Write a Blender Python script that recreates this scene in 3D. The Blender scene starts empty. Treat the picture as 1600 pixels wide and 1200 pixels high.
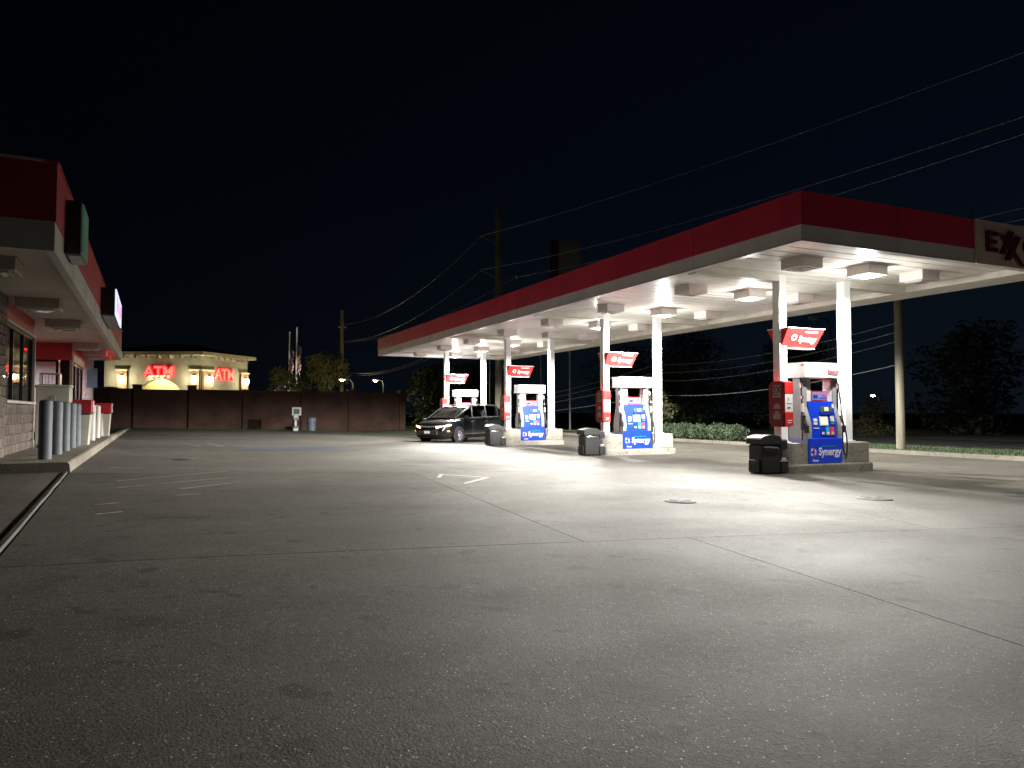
import bpy, math, random
from mathutils import Vector, Matrix
random.seed(7)
SC = bpy.context.scene
COL = SC.collection
R = math.radians
PI = math.pi

# ------------------------------------------------------------------ camera, sky, exposure
cam_data = bpy.data.cameras.new('camera'); cam = bpy.data.objects.new('camera', cam_data); COL.objects.link(cam)
cam_data.lens = 26.0; cam_data.sensor_width = 36.0; cam_data.clip_start = 0.1; cam_data.clip_end = 3000
CAM_H = 1.42
cam.location = (0, 0, CAM_H)
cam.rotation_euler = (R(90) + math.atan(44 / 1155), 0, -math.atan(531 / 1155))
SC.camera = cam
world = bpy.data.worlds.new('World'); SC.world = world; world.use_nodes = True
wn = world.node_tree; wn.nodes.clear()
w_out = wn.nodes.new('ShaderNodeOutputWorld'); w_bg = wn.nodes.new('ShaderNodeBackground')
w_tc = wn.nodes.new('ShaderNodeTexCoord'); w_sep = wn.nodes.new('ShaderNodeSeparateXYZ')
w_map = wn.nodes.new('ShaderNodeMapRange'); w_ramp = wn.nodes.new('ShaderNodeValToRGB')
wn.links.new(w_tc.outputs['Generated'], w_sep.inputs[0])
wn.links.new(w_sep.outputs['Z'], w_map.inputs['Value'])
w_map.inputs['From Min'].default_value = 0.0; w_map.inputs['From Max'].default_value = 0.75
wn.links.new(w_map.outputs[0], w_ramp.inputs[0])
w_ramp.color_ramp.elements[0].color = (0.0026, 0.0046, 0.0075, 1)
w_ramp.color_ramp.elements[1].color = (0.0003, 0.0006, 0.0012, 1)
e = w_ramp.color_ramp.elements.new(0.4); e.color = (0.0008, 0.0019, 0.0046, 1)
w_az = wn.nodes.new('ShaderNodeMapRange'); w_az.inputs['From Min'].default_value = -.1; w_az.inputs['From Max'].default_value = .95
w_az.inputs['To Min'].default_value = .40; w_az.inputs['To Max'].default_value = 1.35
wn.links.new(w_sep.outputs['X'], w_az.inputs['Value'])
w_mul = wn.nodes.new('ShaderNodeVectorMath'); w_mul.operation = 'SCALE'
wn.links.new(w_ramp.outputs[0], w_mul.inputs[0]); wn.links.new(w_az.outputs[0], w_mul.inputs['Scale'])
wn.links.new(w_mul.outputs[0], w_bg.inputs['Color']); w_bg.inputs['Strength'].default_value = 0.82
wn.links.new(w_bg.outputs[0], w_out.inputs['Surface'])
vs = SC.view_settings
vs.view_transform = 'Standard'; vs.look = 'None'; vs.exposure = 0.38; vs.gamma = 1.0; vs.use_curve_mapping = False
SC.cycles.use_denoising = True
SC.cycles.max_bounces = 8
SC.cycles.sample_clamp_indirect = 6.0
SC.cycles.caustics_reflective = False; SC.cycles.caustics_refractive = False

CANOPY_W = 5600.0       # power of every lit canopy lamp
LAMP_COL = (1.0, 0.975, 0.90)

# ------------------------------------------------------------------ materials
def mat(name, col, rough=0.6, metal=0.0, var=0.12, scale=6.0, bump=0.0, bscale=60.0, emit=None, estr=0.0,
        spec=0.5, coat=0.0, streak=0.0, world_space=False):
    m = bpy.data.materials.new(name); m.use_nodes = True
    nt = m.node_tree; b = nt.nodes['Principled BSDF']
    b.inputs['Roughness'].default_value = rough; b.inputs['Metallic'].default_value = metal
    b.inputs['Specular IOR Level'].default_value = spec; b.inputs['Coat Weight'].default_value = coat
    if world_space:
        tc = nt.nodes.new('ShaderNodeNewGeometry'); out = tc.outputs['Position']
    else:
        tc = nt.nodes.new('ShaderNodeTexCoord'); out = tc.outputs['Object']
    n = nt.nodes.new('ShaderNodeTexNoise'); n.inputs['Scale'].default_value = scale; n.inputs['Detail'].default_value = 6
    mp = nt.nodes.new('ShaderNodeMapping'); nt.links.new(out, mp.inputs[0])
    if streak: mp.inputs['Scale'].default_value = (1, 1, streak)
    nt.links.new(mp.outputs[0], n.inputs['Vector'])
    r = nt.nodes.new('ShaderNodeMapRange'); r.inputs['From Min'].default_value = 0.3; r.inputs['From Max'].default_value = 0.7
    r.inputs['To Min'].default_value = 1 - var; r.inputs['To Max'].default_value = 1 + var
    nt.links.new(n.outputs['Fac'], r.inputs['Value'])
    mx = nt.nodes.new('ShaderNodeVectorMath'); mx.operation = 'SCALE'
    mx.inputs[0].default_value = col[:3]; nt.links.new(r.outputs[0], mx.inputs['Scale'])
    nt.links.new(mx.outputs[0], b.inputs['Base Color'])
    if bump:
        n2 = nt.nodes.new('ShaderNodeTexNoise'); n2.inputs['Scale'].default_value = bscale; n2.inputs['Detail'].default_value = 4
        nt.links.new(out, n2.inputs['Vector'])
        bp = nt.nodes.new('ShaderNodeBump'); bp.inputs['Strength'].default_value = bump; bp.inputs['Distance'].default_value = 0.01
        nt.links.new(n2.outputs['Fac'], bp.inputs['Height']); nt.links.new(bp.outputs[0], b.inputs['Normal'])
    if emit:
        b.inputs['Emission Color'].default_value = (*emit, 1); b.inputs['Emission Strength'].default_value = estr
    return m

def concrete(name, col, rough=0.55, sparkle=True, dark=0.5):
    """weathered concrete in world coordinates: stains, tyre polish, aggregate, glinting chips"""
    m = bpy.data.materials.new(name); m.use_nodes = True
    nt = m.node_tree; L = nt.links; b = nt.nodes['Principled BSDF']
    geo = nt.nodes.new('ShaderNodeNewGeometry'); pos = geo.outputs['Position']
    def noise(scale, detail=5, sc=None, rgh=0.55):
        n = nt.nodes.new('ShaderNodeTexNoise'); n.inputs['Scale'].default_value = scale; n.inputs['Detail'].default_value = detail
        n.inputs['Roughness'].default_value = rgh
        if sc:
            mp = nt.nodes.new('ShaderNodeMapping'); mp.inputs['Scale'].default_value = sc; L.new(pos, mp.inputs[0]); L.new(mp.outputs[0], n.inputs['Vector'])
        else: L.new(pos, n.inputs['Vector'])
        return n.outputs['Fac']
    def rng(x, a, bb, c, d):
        r = nt.nodes.new('ShaderNodeMapRange'); r.inputs['From Min'].default_value = a; r.inputs['From Max'].default_value = bb
        r.inputs['To Min'].default_value = c; r.inputs['To Max'].default_value = d; L.new(x, r.inputs['Value']); return r.outputs[0]
    def mul(a, c):
        q = nt.nodes.new('ShaderNodeMath'); q.operation = 'MULTIPLY'; L.new(a, q.inputs[0])
        if isinstance(c, (int, float)): q.inputs[1].default_value = c
        else: L.new(c, q.inputs[1])
        return q.outputs[0]
    big = rng(noise(0.22, 6), 0.3, 0.7, 0.74, 1.2)
    track = rng(noise(0.5, 7, (0.16, 1.0, 1.0)), 0.32, 0.68, 0.82, 1.10)
    mid = rng(noise(2.6, 7), 0.3, 0.72, 0.84, 1.12)
    fine = mul(rng(noise(75, 3, None, 0.75), 0.3, 0.7, 0.42, 1.6), rng(noise(24, 4, None, .7), .3, .7, .74, 1.25))
    spots = rng(noise(1.15, 8, None, 0.62), 0.60, 0.74, 1.0, dark)
    sp2 = rng(noise(7.0, 3), 0.70, 0.78, 1.0, 0.7)
    # hairline cracks: warped cell borders, present only in places
    wv = nt.nodes.new('ShaderNodeTexNoise'); wv.inputs['Scale'].default_value = 1.3; wv.inputs['Detail'].default_value = 6; L.new(pos, wv.inputs['Vector'])
    wa = nt.nodes.new('ShaderNodeVectorMath'); wa.operation = 'MULTIPLY_ADD'; L.new(wv.outputs['Color'], wa.inputs[0]); wa.inputs[1].default_value = (1.4, 1.4, 0); L.new(pos, wa.inputs[2])
    vc = nt.nodes.new('ShaderNodeTexVoronoi'); vc.feature = 'DISTANCE_TO_EDGE'; vc.inputs['Scale'].default_value = .2; L.new(wa.outputs[0], vc.inputs['Vector'])
    ck = rng(vc.outputs['Distance'], 0.0008, 0.0022, 0.0, 1.0); ckm = rng(noise(.33, 3), .41, .46, 0.0, 1.0)
    ckx = nt.nodes.new('ShaderNodeMath'); ckx.operation = 'MAXIMUM'; L.new(ck, ckx.inputs[0]); L.new(ckm, ckx.inputs[1]); cracks = rng(ckx.outputs[0], 0, 1, .62, 1.0)
    drips = mul(rng(noise(3.4, 2), 0.64, 0.69, 1.0, 0.55), rng(noise(11, 2), .70, .735, 1.0, .5))
    tot = mul(mul(mul(mul(mul(mul(mul(big, mid), fine), spots), track), sp2), cracks), drips)
    oi = nt.nodes.new('ShaderNodeObjectInfo'); tot = mul(tot, rng(oi.outputs['Random'], 0, 1, .88, 1.12))
    vm = nt.nodes.new('ShaderNodeVectorMath'); vm.operation = 'SCALE'; vm.inputs[0].default_value = col; L.new(tot, vm.inputs['Scale'])
    rr = rng(noise(0.8, 6, (0.6, 1, 1)), 0.3, 0.7, rough - 0.06, rough + 0.08)
    h = noise(90, 4, None, 0.65)
    h2 = noise(11, 4)
    ad = nt.nodes.new('ShaderNodeMath'); ad.operation = 'ADD'; L.new(h, ad.inputs[0]); L.new(mul(h2, 0.6), ad.inputs[1])
    bp = nt.nodes.new('ShaderNodeBump'); bp.inputs['Strength'].default_value = 0.7; bp.inputs['Distance'].default_value = 0.009
    L.new(ad.outputs[0], bp.inputs['Height'])
    if sparkle:
        v = nt.nodes.new('ShaderNodeTexVoronoi'); v.inputs['Scale'].default_value = 115; L.new(pos, v.inputs['Vector'])
        sep = nt.nodes.new('ShaderNodeSeparateColor'); L.new(v.outputs['Color'], sep.inputs[0])
        g1 = nt.nodes.new('ShaderNodeMath'); g1.operation = 'GREATER_THAN'; g1.inputs[1].default_value = 0.982; L.new(sep.outputs[0], g1.inputs[0])
        d1 = nt.nodes.new('ShaderNodeMath'); d1.operation = 'LESS_THAN'; d1.inputs[1].default_value = 0.42; L.new(v.outputs['Distance'], d1.inputs[0])
        s = nt.nodes.new('ShaderNodeMath'); s.operation = 'MULTIPLY'; L.new(g1.outputs[0], s.inputs[0]); L.new(d1.outputs[0], s.inputs[1])
        mc = nt.nodes.new('ShaderNodeMix'); mc.data_type = 'RGBA'; L.new(s.outputs[0], mc.inputs[0]); L.new(vm.outputs[0], mc.inputs[6])
        mc.inputs[7].default_value = (0.75, 0.74, 0.7, 1); L.new(mc.outputs[2], b.inputs['Base Color'])
        mr = nt.nodes.new('ShaderNodeMix'); L.new(s.outputs[0], mr.inputs[0]); L.new(rr, mr.inputs[2]); mr.inputs[3].default_value = 0.18
        L.new(mr.outputs[0], b.inputs['Roughness'])
    else:
        L.new(vm.outputs[0], b.inputs['Base Color']); L.new(rr, b.inputs['Roughness'])
    L.new(bp.outputs[0], b.inputs['Normal'])
    b.inputs['Specular IOR Level'].default_value = 0.25
    return m

def brick_mat(name, c1, c2, mortar, scale=1.0, rot=(R(90), 0, 0)):
    m = bpy.data.materials.new(name); m.use_nodes = True
    nt = m.node_tree; L = nt.links; b = nt.nodes['Principled BSDF']; b.inputs['Roughness'].default_value = 0.85
    tc = nt.nodes.new('ShaderNodeTexCoord'); mp = nt.nodes.new('ShaderNodeMapping'); mp.inputs['Rotation'].default_value = rot
    L.new(tc.outputs['Object'], mp.inputs[0])
    br = nt.nodes.new('ShaderNodeTexBrick'); br.inputs['Scale'].default_value = scale
    br.inputs['Color1'].default_value = (*c1, 1); br.inputs['Color2'].default_value = (*c2, 1); br.inputs['Mortar'].default_value = (*mortar, 1)
    br.inputs['Mortar Size'].default_value = 0.012; br.inputs['Brick Width'].default_value = 0.22; br.inputs['Row Height'].default_value = 0.075
    L.new(mp.outputs[0], br.inputs['Vector'])
    n = nt.nodes.new('ShaderNodeTexNoise'); n.inputs['Scale'].default_value = 0.9; n.inputs['Detail'].default_value = 7; L.new(tc.outputs['Object'], n.inputs['Vector'])
    r = nt.nodes.new('ShaderNodeMapRange'); r.inputs['From Min'].default_value = .3; r.inputs['From Max'].default_value = .7; r.inputs['To Min'].default_value = .6; r.inputs['To Max'].default_value = 1.25
    L.new(n.outputs['Fac'], r.inputs['Value'])
    vm = nt.nodes.new('ShaderNodeVectorMath'); vm.operation = 'SCALE'; L.new(br.outputs['Color'], vm.inputs[0]); L.new(r.outputs[0], vm.inputs['Scale'])
    L.new(vm.outputs[0], b.inputs['Base Color'])
    bp = nt.nodes.new('ShaderNodeBump'); bp.inputs['Strength'].default_value = .5; bp.inputs['Distance'].default_value = .01
    L.new(br.outputs['Fac'], bp.inputs['Height']); bp.invert = True; L.new(bp.outputs[0], b.inputs['Normal'])
    return m

def glass_mat(name, tint=(0.9, 0.95, 0.93), trans=0.85, rough=0.03):
    m = bpy.data.materials.new(name); m.use_nodes = True
    nt = m.node_tree; L = nt.links; nt.nodes.clear()
    o = nt.nodes.new('ShaderNodeOutputMaterial'); t = nt.nodes.new('ShaderNodeBsdfTransparent'); g = nt.nodes.new('ShaderNodeBsdfGlossy')
    fr = nt.nodes.new('ShaderNodeFresnel'); fr.inputs['IOR'].default_value = 1.55
    t.inputs['Color'].default_value = (*[x * trans for x in tint], 1); g.inputs['Roughness'].default_value = rough
    tc = nt.nodes.new('ShaderNodeTexCoord'); n = nt.nodes.new('ShaderNodeTexNoise'); n.inputs['Scale'].default_value = 2.5
    L.new(tc.outputs['Object'], n.inputs['Vector'])
    bp = nt.nodes.new('ShaderNodeBump'); bp.inputs['Strength'].default_value = .03; L.new(n.outputs['Fac'], bp.inputs['Height']); L.new(bp.outputs[0], g.inputs['Normal'])
    mx = nt.nodes.new('ShaderNodeMixShader'); L.new(fr.outputs[0], mx.inputs[0]); L.new(t.outputs[0], mx.inputs[1]); L.new(g.outputs[0], mx.inputs[2])
    L.new(mx.outputs[0], o.inputs['Surface'])
    return m

M = dict(
    slab=concrete('forecourt_concrete', (0.094, 0.087, 0.073), 0.76),
    filler=mat('joint_filler', (0.035, 0.033, 0.03), 0.9),
    apron=concrete('apron_concrete', (0.12, 0.108, 0.09), 0.62, sparkle=False),
    walk=concrete('sidewalk_concrete', (0.22, 0.195, 0.155), 0.65, sparkle=False, dark=.6),
    island=concrete('island_concrete', (0.30, 0.285, 0.25), 0.75, sparkle=False, dark=.6),
    red=mat('red_fascia_paint', (0.72, 0.045, 0.10), 0.42, var=.10, scale=1.2, streak=.2),
    storered=mat('store_red_paint', (0.50, 0.05, 0.06), 0.5, var=.14, scale=1.5),
    headred=mat('header_red_panel', (0.36, 0.04, 0.035), 0.5, var=.12, scale=3),
    grey=mat('grey_fascia_paint', (0.88, 0.86, 0.88), 0.45, var=.09, scale=1.5, streak=.2),
    storegrey=mat('store_grey_paint', (0.72, 0.70, 0.64), 0.6, var=.1, scale=2),
    soffit=mat('soffit_metal', (0.80, 0.785, 0.73), 0.36, var=.06, scale=1.3),
    soffit2=mat('store_soffit', (0.62, 0.55, 0.48), 0.7, var=.12, scale=1.0),
    seam=mat('soffit_seam', (0.10, 0.095, 0.085), 0.7),
    beam=mat('canopy_beam', (0.66, 0.63, 0.56), 0.5, var=.12, scale=3, streak=3),
    column=mat('column_paint', (0.82, 0.84, 0.86), 0.35, var=.05, scale=3, streak=.2),
    white=mat('white_enamel', (0.62, 0.62, 0.62), 0.35, var=.05, scale=4),
    silver=mat('silver_panel', (0.36, 0.36, 0.38), 0.35, metal=.2, var=.07, scale=4),
    blue=mat('pump_blue', (0.006, 0.045, 0.60), 0.38, var=.1, scale=5),
    blue2=mat('pump_dark_blue', (0.008, 0.03, 0.30), 0.4, var=.08),
    signred=mat('sign_red', (0.56, 0.02, 0.02), 0.4, var=.07, scale=4),
    cyan=mat('cyan_button', (0.03, 0.42, 0.62), 0.4), pink=mat('red_button', (0.72, 0.05, 0.10), 0.4),
    yellow=mat('yellow_button', (0.75, 0.5, 0.06), 0.4),
    print_=mat('white_print', (0.72, 0.72, 0.72), 0.45, var=.03),
    printgrey=mat('grey_print', (0.42, 0.40, 0.40), 0.5), redprint=mat('red_print', (0.62, 0.03, 0.04), 0.5),
    maroon=mat('maroon_letters', (0.15, 0.006, 0.03), 0.4, var=.05), beige=mat('beige_sign_panel', (0.84, 0.70, 0.60), 0.5, var=.08, scale=1.5),
    screen=mat('pump_screen', (0.72, 0.74, 0.62), 0.2, var=.05, emit=(0.9, 0.92, 0.75), estr=.25),
    lcd=mat('lcd_display', (0.07, 0.12, 0.10), 0.15, var=.05),
    black=mat('black_plastic', (0.018, 0.018, 0.02), 0.42, var=.2, scale=8, bump=.2, bscale=120),
    rubber=mat('black_rubber', (0.015, 0.015, 0.016), 0.6, var=.15),
    darkmetal=mat('dark_metal', (0.03, 0.03, 0.035), 0.45, metal=.6, var=.1),
    chrome=mat('bright_metal', (0.75, 0.75, 0.76), 0.2, metal=.9, var=.06),
    steelgrey=mat('bollard_paint', (0.115, 0.13, 0.155), 0.55, var=.12, scale=6, bump=.1),
    boll_lit=mat('lit_bollard_tone', (0.62, 0.60, 0.55), 0.55, var=.1, scale=6),  # bollard colour made paler: the light falling on the far three is painted in
    cream=mat('cream_cabinet', (0.50, 0.48, 0.41), 0.5, var=.08, scale=3),
    lidred=mat('red_lid', (0.32, 0.012, 0.02), 0.4, var=.08),
    frame=mat('dark_window_frame', (0.02, 0.02, 0.02), 0.4, metal=.4),
    trim=mat('pale_trim', (0.55, 0.50, 0.45), 0.5),
    glass=glass_mat('window_glass'), carglass=glass_mat('car_glass', (0.5, 0.55, 0.55), .35),
    mortar=mat('mortar', (0.20, 0.18, 0.16), 0.9, bump=.3),
    interior=mat('shop_interior_wall', (0.55, 0.52, 0.44), 0.7), shelf=mat('shop_shelf', (0.10, 0.10, 0.11), 0.6, var=.6, scale=9),
    tubewhite=mat('shop_lamp', (1, 1, 1), 0.5, emit=(0.85, 0.9, 1.0), estr=5.0),
    red_reflect=mat('red_reflection_glow', (1, 0.05, 0.05), 0.5, emit=(1.0, 0.02, 0.06), estr=1.6, var=0), poster2=mat('window_poster', (0.55, 0.42, 0.40), 0.6, var=.4, scale=9),  # first entry: red glow standing for reflections in the shop glass
    neon=mat('red_neon', (1, 0.05, 0.05), 0.5, emit=(1.0, 0.02, 0.035), estr=7.0, var=0),
    lens_on=mat('lit_lamp_lens', (1, 1, 1), 0.3, emit=(1.0, 0.98, 0.86), estr=26.0, var=0),
    lens_off=mat('unlit_lamp_lens', (0.55, 0.55, 0.52), 0.12, var=.05),
    fixture=mat('fixture_box', (0.62, 0.57, 0.54), 0.5, var=.06),
    fixture2=mat('store_fixture_box', (0.44, 0.39, 0.36), 0.5, var=.06),
    ledface=mat('lit_sign_face', (0.8, 0.8, 0.9), 0.4, emit=(0.62, 0.72, 1.0), estr=.95, var=0),
    ledpink=mat('lit_sign_pink', (0.8, 0.3, 0.6), 0.4, emit=(0.75, 0.25, 0.62), estr=.9, var=0),
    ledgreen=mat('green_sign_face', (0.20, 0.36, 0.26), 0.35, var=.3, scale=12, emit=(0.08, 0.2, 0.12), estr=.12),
    wood=mat('weathered_pole_wood', (0.13, 0.115, 0.085), 0.9, var=.35, scale=7, bump=.6, bscale=30, streak=.08),
    polegrey=mat('galvanised_pole', (0.30, 0.31, 0.31), 0.5, metal=.4),
    wire=mat('wire', (0.24, 0.245, 0.25), 0.5, metal=.3),
    asphalt=mat('asphalt', (0.025, 0.025, 0.027), 0.7, var=.25, scale=3, bump=.4, bscale=80, world_space=True),
    earth=mat('night_ground', (0.022, 0.026, 0.013), 0.95, var=.35, scale=.8, bump=.3, bscale=10, world_space=True),
    grass=mat('grass_blades', (0.024, 0.045, 0.012), 0.7, var=.4, scale=3),
    leaf=mat('leaf_green', (0.060, 0.105, 0.03), 0.6, var=.45, scale=1.2), leaf4=mat('leaf_hedge', (0.022, 0.040, 0.013), 0.6, var=.5, scale=1.5), leaf3=mat('leaf_far', (0.034, 0.054, 0.02), 0.6, var=.5, scale=.8), leaf2=mat('leaf_olive', (0.085, 0.09, 0.04), 0.6, var=.45, scale=1.1),
    bark=mat('bark', (0.09, 0.07, 0.05), 0.9, var=.3, scale=8),
    paint=mat('white_road_paint', (0.21, 0.205, 0.18), 0.55, var=.35, scale=9, world_space=True),
    worn=mat('pale_stripe_finish', (0.30, 0.285, 0.24), 0.4, var=.7, scale=14, world_space=True),  # pale, strongly mottled tone for the short stripes
    bluepaint=mat('blue_road_paint', (0.055, 0.07, 0.105), 0.6, var=.4, scale=4, world_space=True),
    iron=mat('manhole_iron', (0.025, 0.025, 0.027), 0.7, metal=.1, var=.2), cover=mat('pale_cover', (0.13, 0.13, 0.13), 0.8, spec=.2, var=.2, scale=14),
    stucco=mat('cream_stucco', (0.40, 0.40, 0.34), 0.85, var=.08, scale=2, bump=.3), roof=mat('dark_roof', (0.03, 0.03, 0.032), 0.9, var=.2),
    eave=mat('eave_trim', (0.72, 0.66, 0.45), 0.6), arch=mat('arch_panel', (0.62, 0.56, 0.28), 0.7, var=.05),
    atm=mat('atm_red_letters', (1, .08, .06), 0.4, emit=(1.0, 0.02, 0.03), estr=1.3, var=0),
    atmedge=mat('atm_pale_letters', (1, .4, .35), 0.4, emit=(1.0, 0.16, 0.12), estr=1.0, var=0),
    warm=mat('warm_lamp_glass', (1, .9, .6), 0.4, emit=(1.0, 0.83, 0.45), estr=60.0, var=0),
    warm2=mat('street_lamp_glass', (1, .9, .6), 0.4, emit=(1.0, 0.86, 0.45), estr=60.0, var=0),
    wallbrick=brick_mat('boundary_brick', (0.135, 0.058, 0.038), (0.10, 0.043, 0.03), (0.11, 0.08, 0.06)),
    bankbrick=brick_mat('bank_brick', (0.30, 0.12, 0.07), (0.22, 0.09, 0.05), (0.35, 0.3, 0.22)),
    coping=mat('brick_coping', (0.13, 0.075, 0.06), 0.85, var=.2),
    carpaint=mat('black_car_paint', (0.010, 0.011, 0.014), 0.18, metal=.3, var=.05, coat=1.0),
    cartrim=mat('car_trim', (0.02, 0.02, 0.02), 0.5), rim=mat('alloy_rim', (0.62, 0.62, 0.64), 0.25, metal=.8),
    headlamp=mat('headlamp', (0.8, 0.75, 0.65), 0.15, emit=(1.0, 0.72, 0.42), estr=2.2, var=0),
    amber=mat('amber_marker', (0.8, 0.3, 0.06), 0.3, emit=(1.0, 0.4, 0.1), estr=1.0, var=0),
    plate=mat('number_plate', (0.7, 0.7, 0.68), 0.5),
    flagred=mat('flag_red', (0.40, 0.03, 0.03), 0.8), flagwhite=mat('flag_white', (0.62, 0.60, 0.55), 0.8), flagblue=mat('flag_blue', (0.02, 0.03, 0.12), 0.8),
    signbluegrey=mat('sign_blue_grey', (0.30, 0.36, 0.48), 0.5), pylon_red=mat('pylon_dark_red', (0.04, 0.012, 0.02), 0.4), pylon_pale=mat('pylon_pale', (0.16, 0.155, 0.14), 0.5),
    binblue=mat('blue_grey_bin', (0.13, 0.17, 0.23), 0.5), poster=mat('poster_lilac', (0.2, 0.22, 0.5), 0.4, var=.05),
)
BLOCKS = [mat('split_block_%s' % n, c, 0.92, var=.22, scale=14, bump=.8, bscale=45) for n, c in
          (('a', (0.150, 0.118, 0.100)), ('b', (0.125, 0.098, 0.085)), ('c', (0.175, 0.135, 0.112)))]
LIGHTBLOCK = mat('pale_brick', (0.30, 0.23, 0.19), 0.9, var=.2, scale=10, bump=.5)

# ------------------------------------------------------------------ helpers
class MB:
    def __init__(s): s.v = []; s.f = []; s.mi = []
    def add(s, vs_, fs, mi=0, T=None):
        o = len(s.v)
        for p in vs_:
            p = Vector(p)
            if T: p = T @ p
            s.v.append(tuple(p))
        for f in fs: s.f.append(tuple(i + o for i in f)); s.mi.append(mi)
        return s
    def box(s, x0, x1, y0, y1, z0, z1, mi=0, T=None):
        return s.add([(x0, y0, z0), (x1, y0, z0), (x1, y1, z0), (x0, y1, z0), (x0, y0, z1), (x1, y0, z1), (x1, y1, z1), (x0, y1, z1)],
                     [(0, 3, 2, 1), (4, 5, 6, 7), (0, 1, 5, 4), (1, 2, 6, 5), (2, 3, 7, 6), (3, 0, 4, 7)], mi, T)
    def bbox(s, x0, x1, y0, y1, z0, z1, b=.01, mi=0, T=None):   # box with chamfered edges
        vs_ = []; fs = []
        for (xx, yy) in ((x0, y0), (x1, y0), (x1, y1), (x0, y1)):
            sx = 1 if xx == x0 else -1; sy = 1 if yy == y0 else -1
            pair = [(xx + sx * b, yy), (xx, yy + sy * b)]
            if (xx, yy) in ((x0, y0), (x1, y1)): pair = pair[::-1]
            vs_ += pair
        n = 8; P = []
        for z, ins in ((z0, b), (z0 + b, 0), (z1 - b, 0), (z1, b)):
            cx, cy = (x0 + x1) / 2, (y0 + y1) / 2; hx, hy = (x1 - x0) / 2, (y1 - y0) / 2
            for (x, y) in vs_: P.append((cx + (x - cx) * (hx - ins) / hx, cy + (y - cy) * (hy - ins) / hy, z))
        for k in range(3):
            for i in range(n): j = (i + 1) % n; fs.append((k * n + i, k * n + j, (k + 1) * n + j, (k + 1) * n + i))
        fs.append(tuple(range(n - 1, -1, -1))); fs.append(tuple(range(3 * n, 4 * n)))
        return s.add(P, fs, mi, T)
    def prism(s, pts, axis, a, b, mi=0, T=None):                # polygon extruded along axis
        n = len(pts); P = []
        for t in (a, b):
            for (u, w) in pts:
                P.append({'x': (t, u, w), 'y': (u, t, w), 'z': (u, w, t)}[axis])
        fs = [tuple(range(n)), tuple(range(2 * n - 1, n - 1, -1))] + [(i, n + i, n + (i + 1) % n, (i + 1) % n) for i in range(n)]
        return s.add(P, fs, mi, T)
    def tube(s, pts, r, n=8, mi=0, caps=True, r2=None):
        pts = [Vector(p) for p in pts]; rings = []
        ref = None
        for k, p in enumerate(pts):
            d = (pts[min(k + 1, len(pts) - 1)] - pts[max(k - 1, 0)]).normalized()
            if ref is None: ref = Vector((0, 0, 1)) if abs(d.z) < .9 else Vector((1, 0, 0))
            a = d.cross(ref).normalized(); b = d.cross(a).normalized(); ref = -b if b.length else ref
            rr = r if r2 is None else r + (r2 - r) * k / (len(pts) - 1)
            rings.append([p + (a * math.cos(2 * PI * i / n) + b * math.sin(2 * PI * i / n)) * rr for i in range(n)])
        P = [q for ring in rings for q in ring]; fs = []
        for k in range(len(pts) - 1):
            for i in range(n): j = (i + 1) % n; fs.append((k * n + i, k * n + j, (k + 1) * n + j, (k + 1) * n + i))
        if caps: fs.append(tuple(range(n - 1, -1, -1))); fs.append(tuple(range((len(pts) - 1) * n, len(pts) * n)))
        return s.add(P, fs, mi)
    def lathe(s, prof, n=20, mi=0, T=None, caps=True):                      # prof: (r,z) revolved about z
        P = []; fs = []
        for (r, z) in prof:
            for i in range(n): P.append((r * math.cos(2 * PI * i / n), r * math.sin(2 * PI * i / n), z))
        for k in range(len(prof) - 1):
            for i in range(n): j = (i + 1) % n; fs.append((k * n + i, k * n + j, (k + 1) * n + j, (k + 1) * n + i))
        if caps: fs.append(tuple(range(n - 1, -1, -1))); fs.append(tuple(range((len(prof) - 1) * n, len(prof) * n)))
        return s.add(P, fs, mi, T)
    def build(s, name, mats, parent=None, loc=None, rotz=None, smooth=False):
        me = bpy.data.meshes.new(name); me.from_pydata(s.v, [], s.f)
        if not isinstance(mats, (list, tuple)): mats = [mats]
        for m in mats: me.materials.append(m)
        for p, mi in zip(me.polygons, s.mi): p.material_index = mi
        me.update()
        if smooth:
            for p in me.polygons: p.use_smooth = True
            try: me.set_sharp_from_angle(angle=R(38))
            except Exception: pass
        return link(name, me, parent, loc, rotz)

def link(name, me, parent=None, loc=None, rotz=None):
    o = bpy.data.objects.new(name, me); COL.objects.link(o)
    if parent is not None: o.parent = parent
    if loc: o.location = loc
    if rotz: o.rotation_euler = (0, 0, rotz)
    return o
def tag(o, label=None, cat=None, group=None, kind=None):
    if label: o['label'] = label
    if cat: o['category'] = cat
    if group: o['group'] = group
    if kind: o['kind'] = kind
    return o
def thing(name, label, cat, loc=(0, 0, 0), rotz=0, group=None):
    o = bpy.data.objects.new(name, None); COL.objects.link(o); o.empty_display_size = .2
    o.location = loc; o.rotation_euler = (0, 0, rotz)
    return tag(o, label, cat, group)
def children(o): return [c for c in bpy.data.objects if c.parent == o]
def copy_tree(o, parent=None):
    c = o.copy(); COL.objects.link(c); c.parent = parent
    for ch in KIDS.get(o.name, []): copy_tree(ch, c)
    return c
KIDS = {}
def index_kids():
    KIDS.clear()
    for o in bpy.data.objects:
        if o.parent: KIDS.setdefault(o.parent.name, []).append(o)
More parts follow.
